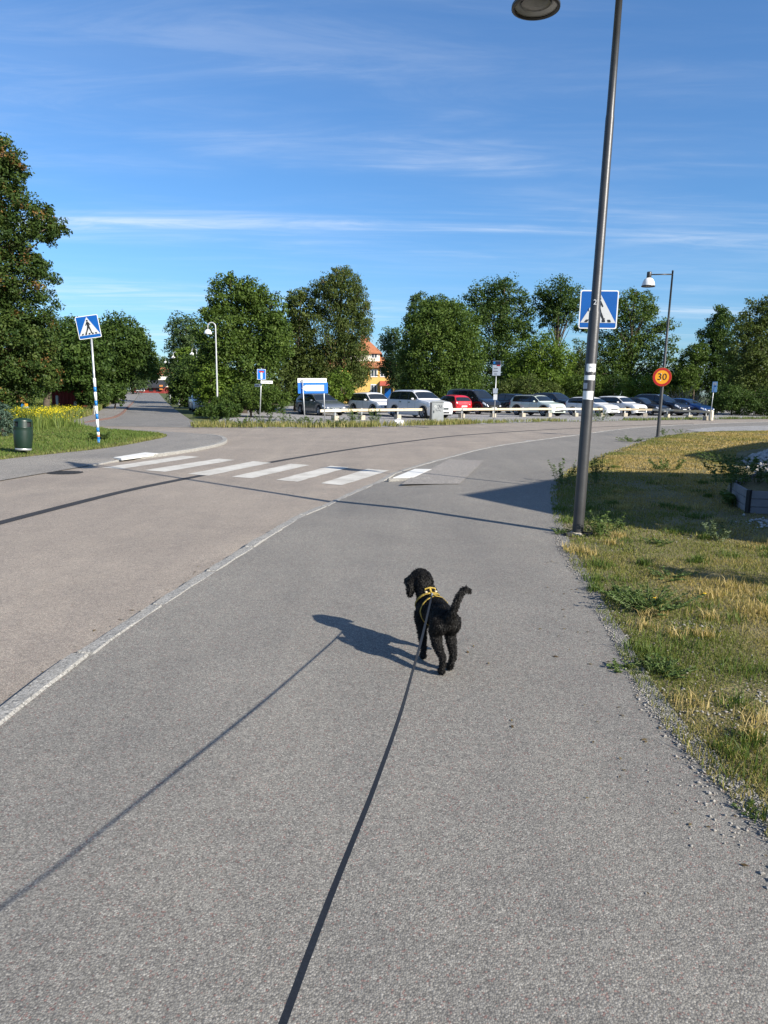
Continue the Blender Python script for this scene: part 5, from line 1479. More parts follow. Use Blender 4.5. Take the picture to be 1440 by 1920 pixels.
# leaning crossing sign on a blue and white banded post
b2 = G(185.5, 832)
s2 = thing('crossing_sign', 'tilted pedestrian crossing sign on a blue and white striped post at left', 'road sign', b2, 0, 'pedestrian crossing signs')
t2 = D(171.5, 636, b2.y) - b2
pt = lambda z: Vector((t2.x * z / t2.z, 0.0, z))
MB().tube([pt(-0.2), pt(t2.z * 0.62), pt(t2.z + 0.35)], [0.032, 0.030, 0.028], 10).build('post', GALV, s2, True)
zz0 = lambda py: D(180, py, b2.y).z
edges = [822, 819, 816, 810, 801.5, 786, 776, 761, 751, 735, 725.5, 709]
for k in range(len(edges) - 1):
    mt = [POSTBLUE, ORANGE, POSTWHITE, POSTBLUE, POSTWHITE, POSTBLUE, POSTWHITE, POSTBLUE, POSTWHITE, POSTBLUE, POSTWHITE][k]
    if k == 2: mt = POSTWHITE
    MB().tube([pt(zz0(edges[k])), pt(zz0(edges[k + 1]))], 0.0385, 12).build('band', mt, s2, True)
MB().tube([pt(-0.1), pt(zz0(822))], 0.0385, 12).build('band', POSTBLUE, s2, True)
c2_ = D(167, 613.5, b2.y) - b2
crossing_panel(s2, face_matrix(c2_ + Vector((0, -0.045, 0)), rad(4), rad(9.0)), 0.62, -1)
# speed sign on the second lamp
c3 = D(1241.5, 707, lb2.y - 0.12)
s3 = thing('speed_sign', 'round yellow 30 speed limit sign with red border on the second lamp', 'road sign', (c3.x, c3.y, c3.z))
M3 = face_matrix(Vector((0, 0, 0)), rad(-8), rad(-1))
MB().prism(circ(0.345, 40), M3, 0.004).build('panel', SIGNYELLOW, s3)
rg = MB(); n = 48
for k in range(n):
    a0, a1 = 2 * math.pi * k / n, 2 * math.pi * (k + 1) / n
    rg.prism([(0.255 * math.cos(a0), 0.255 * math.sin(a0)), (0.34 * math.cos(a0), 0.34 * math.sin(a0)), (0.34 * math.cos(a1), 0.34 * math.sin(a1)), (0.255 * math.cos(a1), 0.255 * math.sin(a1))], zoff(M3, 0.0055), 0.0015)
rg.build('red_ring', SIGNRED, s3)
text_mesh('numeral', '30', 0.36, zoff(M3, 0.010), SIGNBLACK, s3, ext=0.002)
MB().box((0.0, 0.05, 0.12), (0.14, 0.10, 0.04)).build('clamp', GALV, s3)
MB().box((0.0, 0.05, -0.12), (0.14, 0.10, 0.04)).build('clamp', GALV, s3)
# dead-end sign with street name plates
b4 = Vector((XD(486, 39.0), 39.0, -0.05))
s4 = thing('dead_end_sign', 'blue dead-end sign with red bar above two street name plates', 'road sign', b4)
t4 = D(490.5, 690, 39.0) - b4
MB().tube([(0, 0, -0.2), (t4.x, 0, t4.z)], 0.03, 10).build('post', GALV, s4, True)
M4 = face_matrix(D(490.5, 702, 39.0) - b4 + Vector((0, -0.04, 0)), rad(18), 0)
MB().prism(rrect(0.46, 0.56, 0.02), M4, 0.004).build('panel', SIGNWHITE, s4)
MB().prism(rrect(0.43, 0.53, 0.015), zoff(M4, 0.005), 0.002).build('blue_field', SIGNBLUE2, s4)
MB().prism(rrect(0.09, 0.36, 0.005, 2, 0, -0.05), zoff(M4, 0.008), 0.002).build('white_bar', SIGNWHITE, s4)
MB().prism(rrect(0.26, 0.09, 0.005, 2, 0, 0.14), zoff(M4, 0.011), 0.002).build('red_bar', SIGNRED, s4)
for (pa, pbx, py, yaw, mt) in [(490, 511, 716.5, rad(20), SIGNWHITE), (477, 488, 722.5, rad(-38), SIGNGREY)]:
    a = D(pa, py, 38.95) - b4; b = D(pbx, py, 38.95) - b4
    Mn = face_matrix((a + b) / 2 + Vector((0, -0.05, 0)), yaw, 0)
    w = (b - a).length / math.cos(yaw)
    q = MB().prism(rrect(w, 0.15, 0.01, 2), Mn, 0.006).build('name_plate', mt, s4)
    for k in range(7):
        MB().prism(rrect(w * 0.07, 0.06, 0.002, 1, (k - 3) * w * 0.11, 0), zoff(Mn, 0.008), 0.001).build('letter', SIGNBLACK, q)
# direction sign on two posts
bL = Vector((XD(572, 37.6), 37.6, -0.05)); bR = Vector((XD(609.3, 38.6), 38.6, -0.05))
s5 = thing('direction_sign', 'white and blue direction sign with left arrow on two posts', 'road sign', bL)
tL = D(567, 712, 37.6) - bL; tR = D(606.3, 709, 38.6) - bL; rB = bR - bL
MB().tube([(0, 0, -0.2), tL], 0.032, 10).build('post', GALV, s5, True)
MB().tube([rB + Vector((0, 0, -0.2)), tR], 0.032, 10).build('post', GALV, s5, True)
yaw5 = math.atan2(1.0, (bR - bL).x)
yaw5 = min(yaw5, rad(24))
cT = D(585.5, 713.5, 38.0) - bL; cB = D(587, 727.5, 38.0) - bL
wS = 1.46 / math.cos(yaw5)
MT = face_matrix(cT + Vector((0, -0.06, 0)), yaw5, 0.018); MBm = face_matrix(cB + Vector((0, -0.06, 0)), yaw5, 0.018)
MB().prism(rrect(wS * 1.0, 0.23, 0.01, 2), zoff(MT, 0.008), 0.006).build('name_board', SIGNWHITE, s5)
text_mesh('lettering', 'HANSTA SLOTTSVIK', 0.168, zoff(MT, 0.017), simple('faded_letter', (0.05, 0.045, 0.045), 0.6), s5)
MB().prism(rrect(wS * 1.03, 0.56, 0.02, 3), MBm, 0.006).build('blue_board', SIGNBLUE2, s5)
hw = wS / 2
MB().prism([(-hw * 0.80, -0.01), (-hw * 0.50, -0.155), (hw * 0.76, -0.155), (hw * 0.76, 0.155), (-hw * 0.50, 0.155)], zoff(MBm, 0.008), 0.002).build('white_arrow', SIGNWHITE, s5)
for (tx, x0, yy, mt) in [('BESÖKANDE', -0.52, 0.105, SIGNRED), ('SLOTTSVIK 2-40', -0.52, 0.005, MATS['faded_letter']), ('KONTOR   P-PLATS', -0.52, -0.095, ORANGE), ('100 m', 0.52, -0.095, SIGNRED)]:
    text_mesh('lettering', tx, 0.085, zoff(MBm, 0.012) @ Matrix.Translation((x0 * hw, yy, 0)), mt, s5, 'LEFT')
# parking information sign
b6 = Vector((XD(928, 46.5), 46.5, -0.05))
s6 = thing('parking_sign', 'grey parking information sign with dark header in front of the van', 'road sign', b6)
t6 = D(931, 690, 46.5) - b6
MB().tube([(0, 0, -0.2), (t6.x, 0, t6.z)], 0.03, 10).build('post', GALV, s6, True)
c6 = D(931, 690.5, 46.5) - b6
M6 = face_matrix(c6 + Vector((0, -0.05, 0)), rad(-24), 0)
w6, h6 = 0.53, 0.92
MB().prism(rrect(w6, h6, 0.01, 2), M6, 0.005).build('panel', SIGNGREY, s6)
MB().prism(rrect(w6 * 0.96, h6 * 0.26, 0.005, 1, 0, h6 * 0.355), zoff(M6, 0.007), 0.0015).build('dark_header', SIGNNAVY, s6)
MB().prism(rrect(0.13, 0.15, 0.005, 1, -0.16, h6 * 0.38), zoff(M6, 0.010), 0.0015).build('parking_symbol', POSTBLUE, s6)
MB().prism(rrect(w6 * 0.46, 0.075, 0.003, 1, 0.12, h6 * 0.19), zoff(M6, 0.0085), 0.0015).build('red_strip', SIGNRED, s6)
for k in range(6):
    MB().prism(rrect(0.30 - 0.05 * (k % 3), 0.035, 0.003, 1, -0.08 + 0.02 * (k % 2), 0.06 - k * 0.085), zoff(M6, 0.0075), 0.001).build('text_line', SIGNBLACK if k % 2 else STICKGREY, s6)
for py, wq, hq, mt in ((733, 0.30, 0.33, SIGNGREY), (744.5, 0.25, 0.36, STICKER)):
    cq = D(928.5, py, 46.5) - b6
    MB().prism(rrect(wq, hq, 0.008, 2), face_matrix(cq + Vector((0, -0.05, 0)), rad(-24), 0), 0.005).build('small_plate', mt, s6)
# blue parking plate at the right
b7 = Vector((XD(1335, 56), 56, -0.05))
s7 = thing('blue_parking_plate', 'narrow blue and white parking plate on a thin post at the barrier end', 'road sign', b7)
t7 = D(1339.3, 720, 56) - b7
MB().tube([(0, 0, -0.2), (t7.x, 0, t7.z)], 0.03, 8).build('post', GALV, s7, True)
M7 = face_matrix(D(1339.5, 725.5, 56) - b7 + Vector((0, -0.05, 0)), rad(-58), 0)
MB().prism(rrect(0.42, 0.80, 0.03, 3), M7, 0.006).build('panel', simple('sky_blue_sign', (0.30, 0.56, 0.85), 0.4), s7)
MB().prism(rrect(0.30, 0.22, 0.01, 2, 0, 0.23), zoff(M7, 0.008), 0.002).build('white_field', SIGNWHITE, s7)
MB().prism(rrect(0.18, 0.12, 0.01, 2, 0.03, 0.05), zoff(M7, 0.008), 0.002).build('blue_mark', POSTBLUE, s7)

# ================================================================== BIN, CABINET, DRUM, BARRIER
bb = G(44, 852)
bn = thing('litter_bin', 'dark green litter bin leaning slightly on the left lawn', 'litter bin', (bb.x, bb.y, 0.03))
bn.rotation_euler = (rad(-2), rad(3), 0.4)
bn.scale = (0.84, 0.84, 0.95)
MB().tube([(0.0, 0.22, -0.3), (0.0, 0.22, 0.80)], 0.035, 10).build('post', BINGREEN, bn, True)
MB().lathe([(0.001, 0.09), (0.19, 0.09), (0.20, 0.10), (0.225, 0.16), (0.245, 0.35), (0.25, 0.55), (0.245, 0.62), (0.25, 0.63), (0.25, 0.645), (0.235, 0.65)], 28).build('body', BINGREEN, bn, True)
MB().lathe([(0.19, 0.07), (0.208, 0.07), (0.212, 0.12), (0.2, 0.125)], 28).build('base_ring', GALV, bn, True)
hd = MB()
ang = [(0, 25), (62, 118), (155, 205), (242, 298), (335, 360)]
for a0, a1 in ang:
    n = 6; vs = []
    for k in range(n + 1):
        a = rad(a0 + (a1 - a0) * k / n)
        vs += [(0.245 * math.cos(a), 0.245 * math.sin(a), 0.64), (0.232 * math.cos(a), 0.232 * math.sin(a), 0.79)]
    hd.add(vs, [(2 * k, 2 * k + 2, 2 * k + 3, 2 * k + 1) for k in range(n)])
hd.lathe([(0.235, 0.775), (0.236, 0.80), (0.215, 0.835), (0.15, 0.86), (0.001, 0.87)], 28)
hd.build('hood', BINGREEN, bn, True)
MB().lathe([(0.20, 0.60), (0.20, 0.78), (0.001, 0.78)], 20).build('liner', BLACK, bn, True)
# electrical cabinet
cb = G(819.5, 793.5)
cbx = thing('electric_cabinet', 'grey electrical cabinet with graffiti standing before the large white car', 'cabinet', (cb.x, cb.y, -0.06), rad(-4))
MB().box((0.02, 0.2, 0.60), (0.62, 0.42, 1.12), bev=0.012).build('body', CABINET, cbx)
MB().box((0.02, 0.2, 1.175), (0.66, 0.48, 0.05), bev=0.01).build('lid', CABINET, cbx)
MB().box((0.02, 0.2, 0.02), (0.64, 0.44, 0.12)).build('plinth', CONCRETE, cbx)
dd = MB().box((0.04, -0.014, 0.63), (0.54, 0.012, 0.98), bev=0.004).build('door', CABINET, cbx)
MB().box((-0.18, -0.028, 0.66), (0.03, 0.02, 0.12)).build('handle', POLE, dd)
MB().box((-0.345, 0.2, 0.60), (0.10, 0.40, 1.08)).build('side_panel', POLE, cbx)
gf = MB()
for (pts) in [[(-0.02, 0.95), (0.08, 1.02), (0.12, 0.90), (0.02, 0.86), (0.10, 0.80)], [(0.12, 1.0), (0.16, 0.85), (0.22, 1.0), (0.24, 0.82)], [(-0.08, 0.78), (0.0, 0.70), (0.1, 0.74), (0.2, 0.68)]]:
    gf.tube([(x, -0.022, z) for x, z in pts], 0.012, 4)
gf.build('graffiti', GRAFFITI, cbx)
g2 = MB(); g2.tube([(x, -0.022, z) for x, z in [(-0.16, 0.93), (-0.1, 0.98), (-0.06, 0.9), (-0.14, 0.88)]], 0.018, 4); g2.build('graffiti_tag', STICKER, cbx)
# white plastic drum lying in the verge
dd_ = G(748, 795)
dm = thing('plastic_drum', 'white plastic drum lying on its side left of the cabinet', 'drum', (dd_.x, dd_.y, 0.06), rad(12))
Mx = Matrix.Rotation(rad(90), 3, 'Y')
MB().lathe([(0.001, -0.25), (0.12, -0.25), (0.145, -0.235), (0.15, -0.1), (0.14, -0.08), (0.15, -0.06), (0.15, 0.16), (0.12, 0.22), (0.05, 0.24), (0.05, 0.27)], 20, M=Mx).build('body', PLASTICBAG, dm, True)
MB().lathe([(0.001, 0.295), (0.06, 0.295), (0.06, 0.262), (0.05, 0.262)], 14, M=Mx).build('cap', LAMPGREY, dm, True)
MB().tube([(-0.1, 0, 0.14), (-0.1, 0, 0.2), (0.05, 0, 0.2), (0.05, 0, 0.14)], 0.018, 8).build('handle', PLASTICBAG, dm, True)
MB().lathe([(0.146, 0.0), (0.152, 0.01), (0.152, 0.09), (0.146, 0.1)], 20, M=Mx).build('label_band', STICKGREY, dm, True)

# wooden barrier rail on steel posts and concrete blocks
rail_px = [(600, 40.0), (640, 41.2), (690, 42.6), (757, 44.6), (816, 46.6), (876, 48.6), (935, 50.4), (990, 52.2), (1040, 53.5), (1090, 54.7), (1140, 55.6), (1184, 56.2), (1225, 55.8), (1265, 54.5), (1303, 52.0), (1333, 49.4)]
br = thing('barrier', 'long pale wooden barrier rail on concrete blocks before the parked cars', 'barrier', (XD(600, 40.0), 40.0, -0.055))
o0 = Vector(br.location)
RP = [Vector((XD(px, d), d, 0)) for px, d in rail_px]
for i in range(len(RP) - 1):
    a, b = RP[i] - o0, RP[i + 1] - o0
    a.z = b.z = 0
    ang = math.atan2(b.y - a.y, b.x - a.x); ln = (b - a).length
    MB().box((a + b) / 2 + Vector((0, -0.08, 0.56 + random.uniform(-.008, .008))), (ln - 0.012, 0.08, 0.15), ang, bev=0.008).build('rail', RAILWOOD if i % 4 else RAILWHITE, br)
for i in range(1, len(RP)):
    p = RP[i] - o0; p.z = 0
    q = RP[i - 1]; ang = math.atan2(RP[i].y - q.y, RP[i].x - q.x)
    p = p + (q - RP[i]).normalized() * 0.5
    MB().box(p + Vector((0, 0.02, 0.38)), (0.10, 0.05, 0.62), ang).build('post', GALV, br)
    MB().box(p + Vector((0, 0.0, 0.12)), (0.34, 0.34, 0.30), ang + random.uniform(-.1, .1), bev=0.02).build('block', CONCRETE, br)
p = RP[-1] - o0
MB().box(Vector((p.x + 0.12, p.y, 0.34)), (0.24, 0.30, 0.70), 0.3, bev=0.05).build('end_post', RAILWHITE, br)

# ================================================================== CARS
def make_car(label, name, px, d, heading, paint, L, W, H, prof, belt, wins, ws, rw, wheel_r=0.33, wb=(-0.30, 0.315), rails=False, clad=None, clear=0.19, grille='bar', plate=True, cat='car', zt_end=None, roofmat=None, bright=False):
    x0 = XD(px, d)
    t = thing(name, label, cat, (x0, d, -0.055), heading, 'cars in the parking lot')
    NX = 120
    xs = np.linspace(-L / 2, L / 2, NX)
    pf = np.array(prof, float)
    fine = np.linspace(-0.5, 0.5, 600)
    zt_f = np.interp(fine, pf[:, 0], pf[:, 1])
    ker = np.exp(-0.5 * (np.arange(-14, 15) / 5.0) ** 2); ker /= ker.sum()
    zt_f = np.convolve(np.pad(zt_f, 14, mode='edge'), ker, mode='valid')
    YF = np.array([0.93, 0.975, 0.995, 1.0, 0.99, 0.955])
    ZF = np.array([0.0, 0.14, 0.38, 0.64, 0.86, 1.0])
    def top(x): return np.interp(x / L, fine, zt_f)
    def half(x):
        u = np.abs(x) / (L / 2)
        f_ = np.where(x > 0, 1 - 0.05 * u ** 4 - 0.15 * np.clip((u - 0.84) / 0.16, 0, 1) ** 2, 1 - 0.035 * u ** 4 - 0.10 * np.clip((u - 0.90) / 0.10, 0, 1) ** 2)
        return W / 2 * f_
    def blt(x): return np.minimum(belt + 0.05 * (-x / L), top(x) - 0.06)
    def sill(x):
        z = np.full_like(np.asarray(x, float), clear)
        R = wheel_r * 1.20
        for f_ in wb:
            dx = np.abs(x - f_ * L)
            a = np.where(dx < R, wheel_r + np.sqrt(np.maximum(0, R * R - dx * dx)) * 0.98, 0)
            z = np.maximum(z, a)
        z = z + 0.10 * ss(0.44, 0.5, x / L) + 0.12 * ss(-0.44, -0.5, x / L)
        return np.minimum(z, blt(x) - 0.05)
    def S(x, j):
        """surface point: j 0..5 flank, 5..8 window band, 8..11 roof or bonnet"""
        x = np.asarray(x, float); j = np.asarray(j, float)
        w, zt, zb, zs = half(x), top(x), blt(x), sill(x)
        g = np.clip((zt - zb) / (H - belt), 0, 1)
        wr = w * 0.955 * (1 - 0.22 * g)
        zr = zb + (zt - zb) * 0.90
        y_l = w * np.interp(j, np.arange(6), YF); z_l = zs + (zb - zs) * np.interp(j, np.arange(6), ZF)
        f_ = np.clip((j - 5) / 3, 0, 1)
        bul = 0.02 * np.sin(np.pi * f_) * g
        y_m = w * 0.955 + (wr - w * 0.955) * f_ + bul; z_m = zb + (zr - zb) * f_
        q = np.clip((j - 8) / 3, 0, 1)
        y_t = wr * (1 - q); z_t = zr + (zt - zr) * np.sin(np.clip(q * 1.9, 0, 1) * np.pi / 2) + 0.02 * q * g
        y = np.where(j <= 5, y_l, np.where(j <= 8, y_m, y_t)); z = np.where(j <= 5, z_l, np.where(j <= 8, z_m, z_t))
        return np.stack([x + 0 * y, y, z], -1)
    js = np.concatenate([np.arange(0, 5), [5, 6, 7, 8, 8.35, 8.8, 9.6, 10.3, 11]])
    half_pts = np.stack([S(xs, np.full(NX, j)) for j in js], 1)          # NX, nj, 3 (left side, +y)
    other = half_pts[:, ::-1][:, 1:].copy(); other[..., 1] *= -1
    grid = np.concatenate([half_pts, other], 1)
    nj = grid.shape[1]
    V = grid.reshape(-1, 3)
    i, j = np.meshgrid(np.arange(NX - 1), np.arange(nj - 1), indexing='ij'); i = i.ravel(); j = j.ravel()
    Fq = [tuple(r) for r in np.column_stack([i * nj + j, (i + 1) * nj + j, (i + 1) * nj + j + 1, i * nj + j + 1])]
    Fq.append(tuple(range(nj)))
    Fq.append(tuple((NX - 1) * nj + k for k in reversed(range(nj))))
    body = mobj('body', V, Fq, paint, t, True)
    body.data.polygons[-1].use_smooth = False; body.data.polygons[-2].use_smooth = False
    def patch(nm, xa, xb, ja, jb, mat, off=0.006, side=1, parent=t, n=(10, 6), both=False, skew=0.0):
        """thin panel following the body surface; both=True spans the whole roof width"""
        U = np.linspace(0, 1, n[0]); Vv = np.linspace(0, 1, n[1])
        if both:
            jj = np.concatenate([ja + (11 - ja) * Vv, (11 - (11 - ja) * Vv)[1:]]); sg = np.concatenate([np.ones(len(Vv)), -np.ones(len(Vv) - 1)])
        else:
            jj = ja + (jb - ja) * Vv; sg = np.full(len(Vv), side)
        A = np.zeros((len(U), len(jj), 3))
        for b_, (jq, s_) in enumerate(zip(jj, sg)):
            xx = xa + (xb - xa) * U + skew * (jq - ja)
            p = S(xx, np.full(len(U), jq)); e1 = S(xx + 0.01, np.full(len(U), jq)) - p; e2 = S(xx, np.full(len(U), min(11, jq + 0.05))) - S(xx, np.full(len(U), max(0, jq - 0.05)))
            nn_ = np.cross(e2, e1); nn_ /= np.linalg.norm(nn_, axis=1)[:, None] + 1e-9
            p = p + nn_ * off
            p[:, 1] *= s_
            A[:, b_] = p
        m_ = A.shape[1]
        a_, c_ = np.meshgrid(np.arange(len(U) - 1), np.arange(m_ - 1), indexing='ij'); a_ = a_.ravel(); c_ = c_.ravel()
        Fp = np.column_stack([a_ * m_ + c_, (a_ + 1) * m_ + c_, (a_ + 1) * m_ + c_ + 1, a_ * m_ + c_ + 1])
        if side > 0 and not both: Fp = Fp[:, ::-1]
        return npmesh(nm, A.reshape(-1, 3), Fp, mat, parent, smooth=True)
    for s_ in (1, -1):
        patch('window_surround', (wins[0][0] - 0.012) * L, (wins[-1][1] + 0.012) * L, 5.05, 7.85, PLASTIC, 0.004, s_, n=(16, 6))
        for (a, b) in wins:
            patch('side_window', a * L, b * L, 5.25, 7.65, CARGLASS, 0.009, s_)
        for (a, b) in wins[1:]:
            patch('door_seam', a * L - 0.02, a * L - 0.008, 0.4, 5.0, PLASTIC, 0.0035, s_, n=(2, 6))
            patch('door_handle', a * L + 0.05, a * L + 0.24, 3.85, 4.15, CHROME if bright else paint, 0.02, s_, n=(4, 3))
        patch('door_seam', wins[-1][1] * L - 0.05, wins[-1][1] * L - 0.038, 0.4, 4.9, PLASTIC, 0.0035, s_, n=(2, 6))
        if clad is not None:
            patch('sill_cladding', wb[0] * L + wheel_r * 1.25, wb[1] * L - wheel_r * 1.25, 0.0, 0.9, clad, 0.006, s_)
        # wheel-arch lips
        for f_ in wb:
            R0, R1 = wheel_r * 1.19, wheel_r * 1.19 + (0.07 if clad is not None else 0.02)
            vs = []; n = 14
            for k in range(n + 1):
                a = math.pi * k / n
                for R in (R0, R1):
                    xx = f_ * L + R * math.cos(a)
                    vs.append((xx, s_ * (float(half(np.array(xx))) * 0.998 + 0.006), wheel_r + R * math.sin(a) * 0.98))
            mobj('arch_lip', vs, [(2 * k, 2 * k + 1, 2 * k + 3, 2 * k + 2) for k in range(n)], clad or paint, t, True)
        mm = MB().box((wins[-1][1] * L - 0.22, s_ * (W / 2 + 0.075), float(belt) + 0.07), (0.12, 0.19, 0.13), bev=0.03).build('mirror', paint if clad is None else paint, t, True)
        patch('headlight', 0.425 * L, 0.487 * L, 3.75, 4.95, LAMPGLASS, 0.012, s_, n=(6, 4))
        patch('tail_light', -0.492 * L, -0.455 * L, 3.2, 5.1, TAILRED, 0.012, s_, n=(6, 4))
    patch('windscreen', ws[0] * L, ws[1] * L, 8.12, 11, CARGLASS, 0.008, both=True, n=(10, 7))
    patch('rear_window', rw[0] * L, rw[1] * L, 8.2, 11, CARGLASS, 0.008, both=True, n=(8, 7))
    if roofmat is not None:
        patch('roof_panel', rw[1] * L + 0.1, ws[0] * L - 0.06, 8.05, 11, roofmat, 0.006, both=True, n=(12, 7))
    # underbody, wheel wells
    MB().box((0, 0, clear + 0.13), (L * 0.93, W * 0.80, 0.22)).build('underbody', BLACK, t)
    for f_ in wb:
        MB().box((f_ * L, 0, wheel_r + 0.14), (wheel_r * 2.2, W * 0.86, wheel_r * 1.5)).build('wheel_well', BLACK, t)
    # front and rear ends
    we = float(half(np.array(L / 2))); ze = float(top(np.array(L / 2))); zs_ = float(sill(np.array(L / 2)))
    fx = L / 2
    MB().box((fx - 0.01, 0, zs_ + (ze - zs_) * 0.74), (0.05, we * 1.15, (ze - zs_) * 0.30), bev=0.012).build('grille', BLACK if grille != 'chrome' else PLASTIC, t)
    if grille == 'chrome':
        MB().box((fx + 0.005, 0, zs_ + (ze - zs_) * 0.90), (0.05, we * 1.2, 0.025), bev=0.006).build('chrome_strip', CHROME, t)
        for k in range(4):
            MB().box((fx + 0.012, 0, zs_ + (ze - zs_) * (0.63 + 0.07 * k)), (0.03, we * 1.05, 0.012)).build('grille_bar', CHROME, t)
    MB().box((fx - 0.01, 0, zs_ + (ze - zs_) * 0.2), (0.05, we * 1.35, (ze - zs_) * 0.24), bev=0.012).build('air_intake', PLASTIC, t)
    MB().box((fx + 0.018, 0, zs_ + (ze - zs_) * 0.46), (0.02, 0.52, 0.11), bev=0.004).build('number_plate', SIGNWHITE, t)
    for s_ in (1, -1):
        MB().box((fx - 0.03, s_ * we * 0.80, zs_ + (ze - zs_) * 0.80), (0.08, we * 0.36, 0.12), -s_ * 0.35, bev=0.02).build('headlight', LAMPGLASS, t, True)
    wr_ = float(half(np.array(-L / 2))); zr_ = float(top(np.array(-L / 2))); zq = float(sill(np.array(-L / 2)))
    MB().box((-L / 2 - 0.01, 0, zr_ * 0.72 + 0.1), (0.02, 0.52, 0.11), bev=0.004).build('number_plate', SIGNWHITE, t)
    MB().box((-L / 2 + 0.01, 0, zq + 0.06), (0.06, wr_ * 1.7, 0.2), bev=0.02).build('rear_bumper', clad or PLASTIC, t)
    for s_ in (1, -1):
        MB().box((-L / 2 + 0.04, s_ * wr_ * 0.80, zr_ + 0.0), (0.09, wr_ * 0.34, 0.20), s_ * 0.3, bev=0.02).build('tail_light', TAILRED, t, True)
    if rails:
        for s_ in (1, -1):
            xx = np.linspace(rw[1] * L + 0.15, ws[0] * L - 0.15, 8)
            p = S(xx, np.full(8, 8.25)); p[:, 2] += 0.045; p[:, 1] *= s_
            p[0, 2] -= 0.05; p[-1, 2] -= 0.05
            MB().tube([tuple(q) for q in p], 0.018, 6).build('roof_rail', CHROME if bright else PLASTIC, t, True)
    # wheels
    for f_ in wb:
        for s_ in (1, -1):
            y = s_ * (W / 2 - 0.115); r = wheel_r
            ty = MB().lathe([(r * 0.66, -0.105), (r * 0.93, -0.108), (r * 0.985, -0.085), (r, -0.05), (r, 0.05), (r * 0.985, 0.085), (r * 0.93, 0.108), (r * 0.66, 0.105)], 26, (f_ * L, y, r), 'y').build('wheel', TYRE, t, True)
            rm = MB().lathe([(r * 0.68, s_ * 0.10), (r * 0.64, s_ * 0.095), (r * 0.60, s_ * 0.05)], 24, (f_ * L, y, r), 'y')
            for k in range(5):
                a = 2 * math.pi * k / 5 + 0.3
                for da in (-0.13, 0.13):
                    ca, sa = math.cos(a + da), math.sin(a + da)
                    rm.tube([(f_ * L + 0.04 * math.cos(a), y + s_ * 0.085, r + 0.04 * math.sin(a)), (f_ * L + r * 0.63 * ca, y + s_ * 0.09, r + r * 0.63 * sa)], 0.022, 5)
            rm.lathe([(0.001, s_ * 0.10), (0.06, s_ * 0.098), (0.065, s_ * 0.07)], 12, (f_ * L, y, r), 'y')
            rm.build('rim', RIM, ty, True)
            MB().lathe([(r * 0.64, s_ * 0.03), (0.001, s_ * 0.03)], 20, (f_ * L, y, r), 'y').build('brake_disc', BLACK, ty)
    return t
P_WHITE = paintmat('paint_white', (0.74, 0.74, 0.73))
P_WHITE2 = paintmat('paint_pearl_white', (0.66, 0.67, 0.68))
P_SILVER = paintmat('paint_grey_blue', (0.19, 0.215, 0.25), 0.65, 0.34)
P_MINT = paintmat('paint_pale_mint', (0.55, 0.62, 0.55), 0.0, 0.3)
P_BLACK = paintmat('paint_black', (0.010, 0.011, 0.013), 0.0, 0.22)
P_NAVY = paintmat('paint_dark_navy', (0.010, 0.014, 0.028), 0.3, 0.25)
P_BLUE = paintmat('paint_blue', (0.012, 0.055, 0.20), 0.5, 0.28)
P_RED = paintmat('paint_red', (0.48, 0.012, 0.018), 0.0, 0.28)
P_DARK = paintmat('paint_anthracite', (0.022, 0.026, 0.035), 0.4, 0.28)
SUVP = lambda H: [(-0.5, 0.70), (-0.497, 0.92), (-0.485, 1.05), (-0.43, H * 0.90), (-0.38, H * 0.975), (-0.2, H), (0.02, H * 0.995), (0.075, H * 0.955), (0.225, H * 0.665), (0.30, H * 0.635), (0.42, H * 0.59), (0.475, H * 0.53), (0.5, 0.72)]
WAGP = lambda H: [(-0.5, 0.62), (-0.497, 0.82), (-0.488, 0.95), (-0.42, H * 0.90), (-0.36, H * 0.975), (-0.15, H), (0.0, H * 0.99), (0.06, H * 0.95), (0.22, H * 0.665), (0.3, H * 0.63), (0.42, H * 0.55), (0.475, H * 0.47), (0.5, 0.58)]
HATP = lambda H: [(-0.5, 0.62), (-0.495, 0.85), (-0.485, 0.98), (-0.40, H * 0.91), (-0.34, H * 0.975), (-0.12, H), (0.0, H * 0.985), (0.05, H * 0.95), (0.225, H * 0.67), (0.3, H * 0.64), (0.42, H * 0.56), (0.475, H * 0.48), (0.5, 0.60)]
SEDP = lambda H: [(-0.5, 0.66), (-0.495, 0.92), (-0.47, 1.02), (-0.40, H * 0.77), (-0.26, H * 0.96), (-0.15, H), (0.0, H * 0.985), (0.05, H * 0.94), (0.21, H * 0.655), (0.3, H * 0.63), (0.42, H * 0.56), (0.475, H * 0.48), (0.5, 0.58)]
VANP = lambda H: [(-0.5, 0.75), (-0.498, 1.1), (-0.49, 1.3), (-0.465, H * 0.93), (-0.43, H * 0.985), (-0.2, H), (0.10, H * 0.99), (0.165, H * 0.95), (0.33, H * 0.62), (0.40, H * 0.575), (0.47, H * 0.49), (0.5, 0.72)]
HD = rad(-54)
W3 = [(-0.40, -0.20), (-0.185, -0.01), (0.005, 0.17)]
make_car('silver grey-blue estate car behind the direction sign', 'parked_car', 600, 50.5, HD - 0.06, P_SILVER, 4.65, 1.80, 1.50, WAGP(1.50), 0.94, W3, (0.075, 0.205), (-0.47, -0.42), rails=True, grille='chrome', bright=True)
make_car('white compact crossover left of the large white car', 'parked_car', 699, 52.5, HD - 0.04, P_WHITE, 4.3, 1.80, 1.60, SUVP(1.60), 1.0, W3, (0.09, 0.205), (-0.475, -0.44), 0.34, clad=PLASTIC)
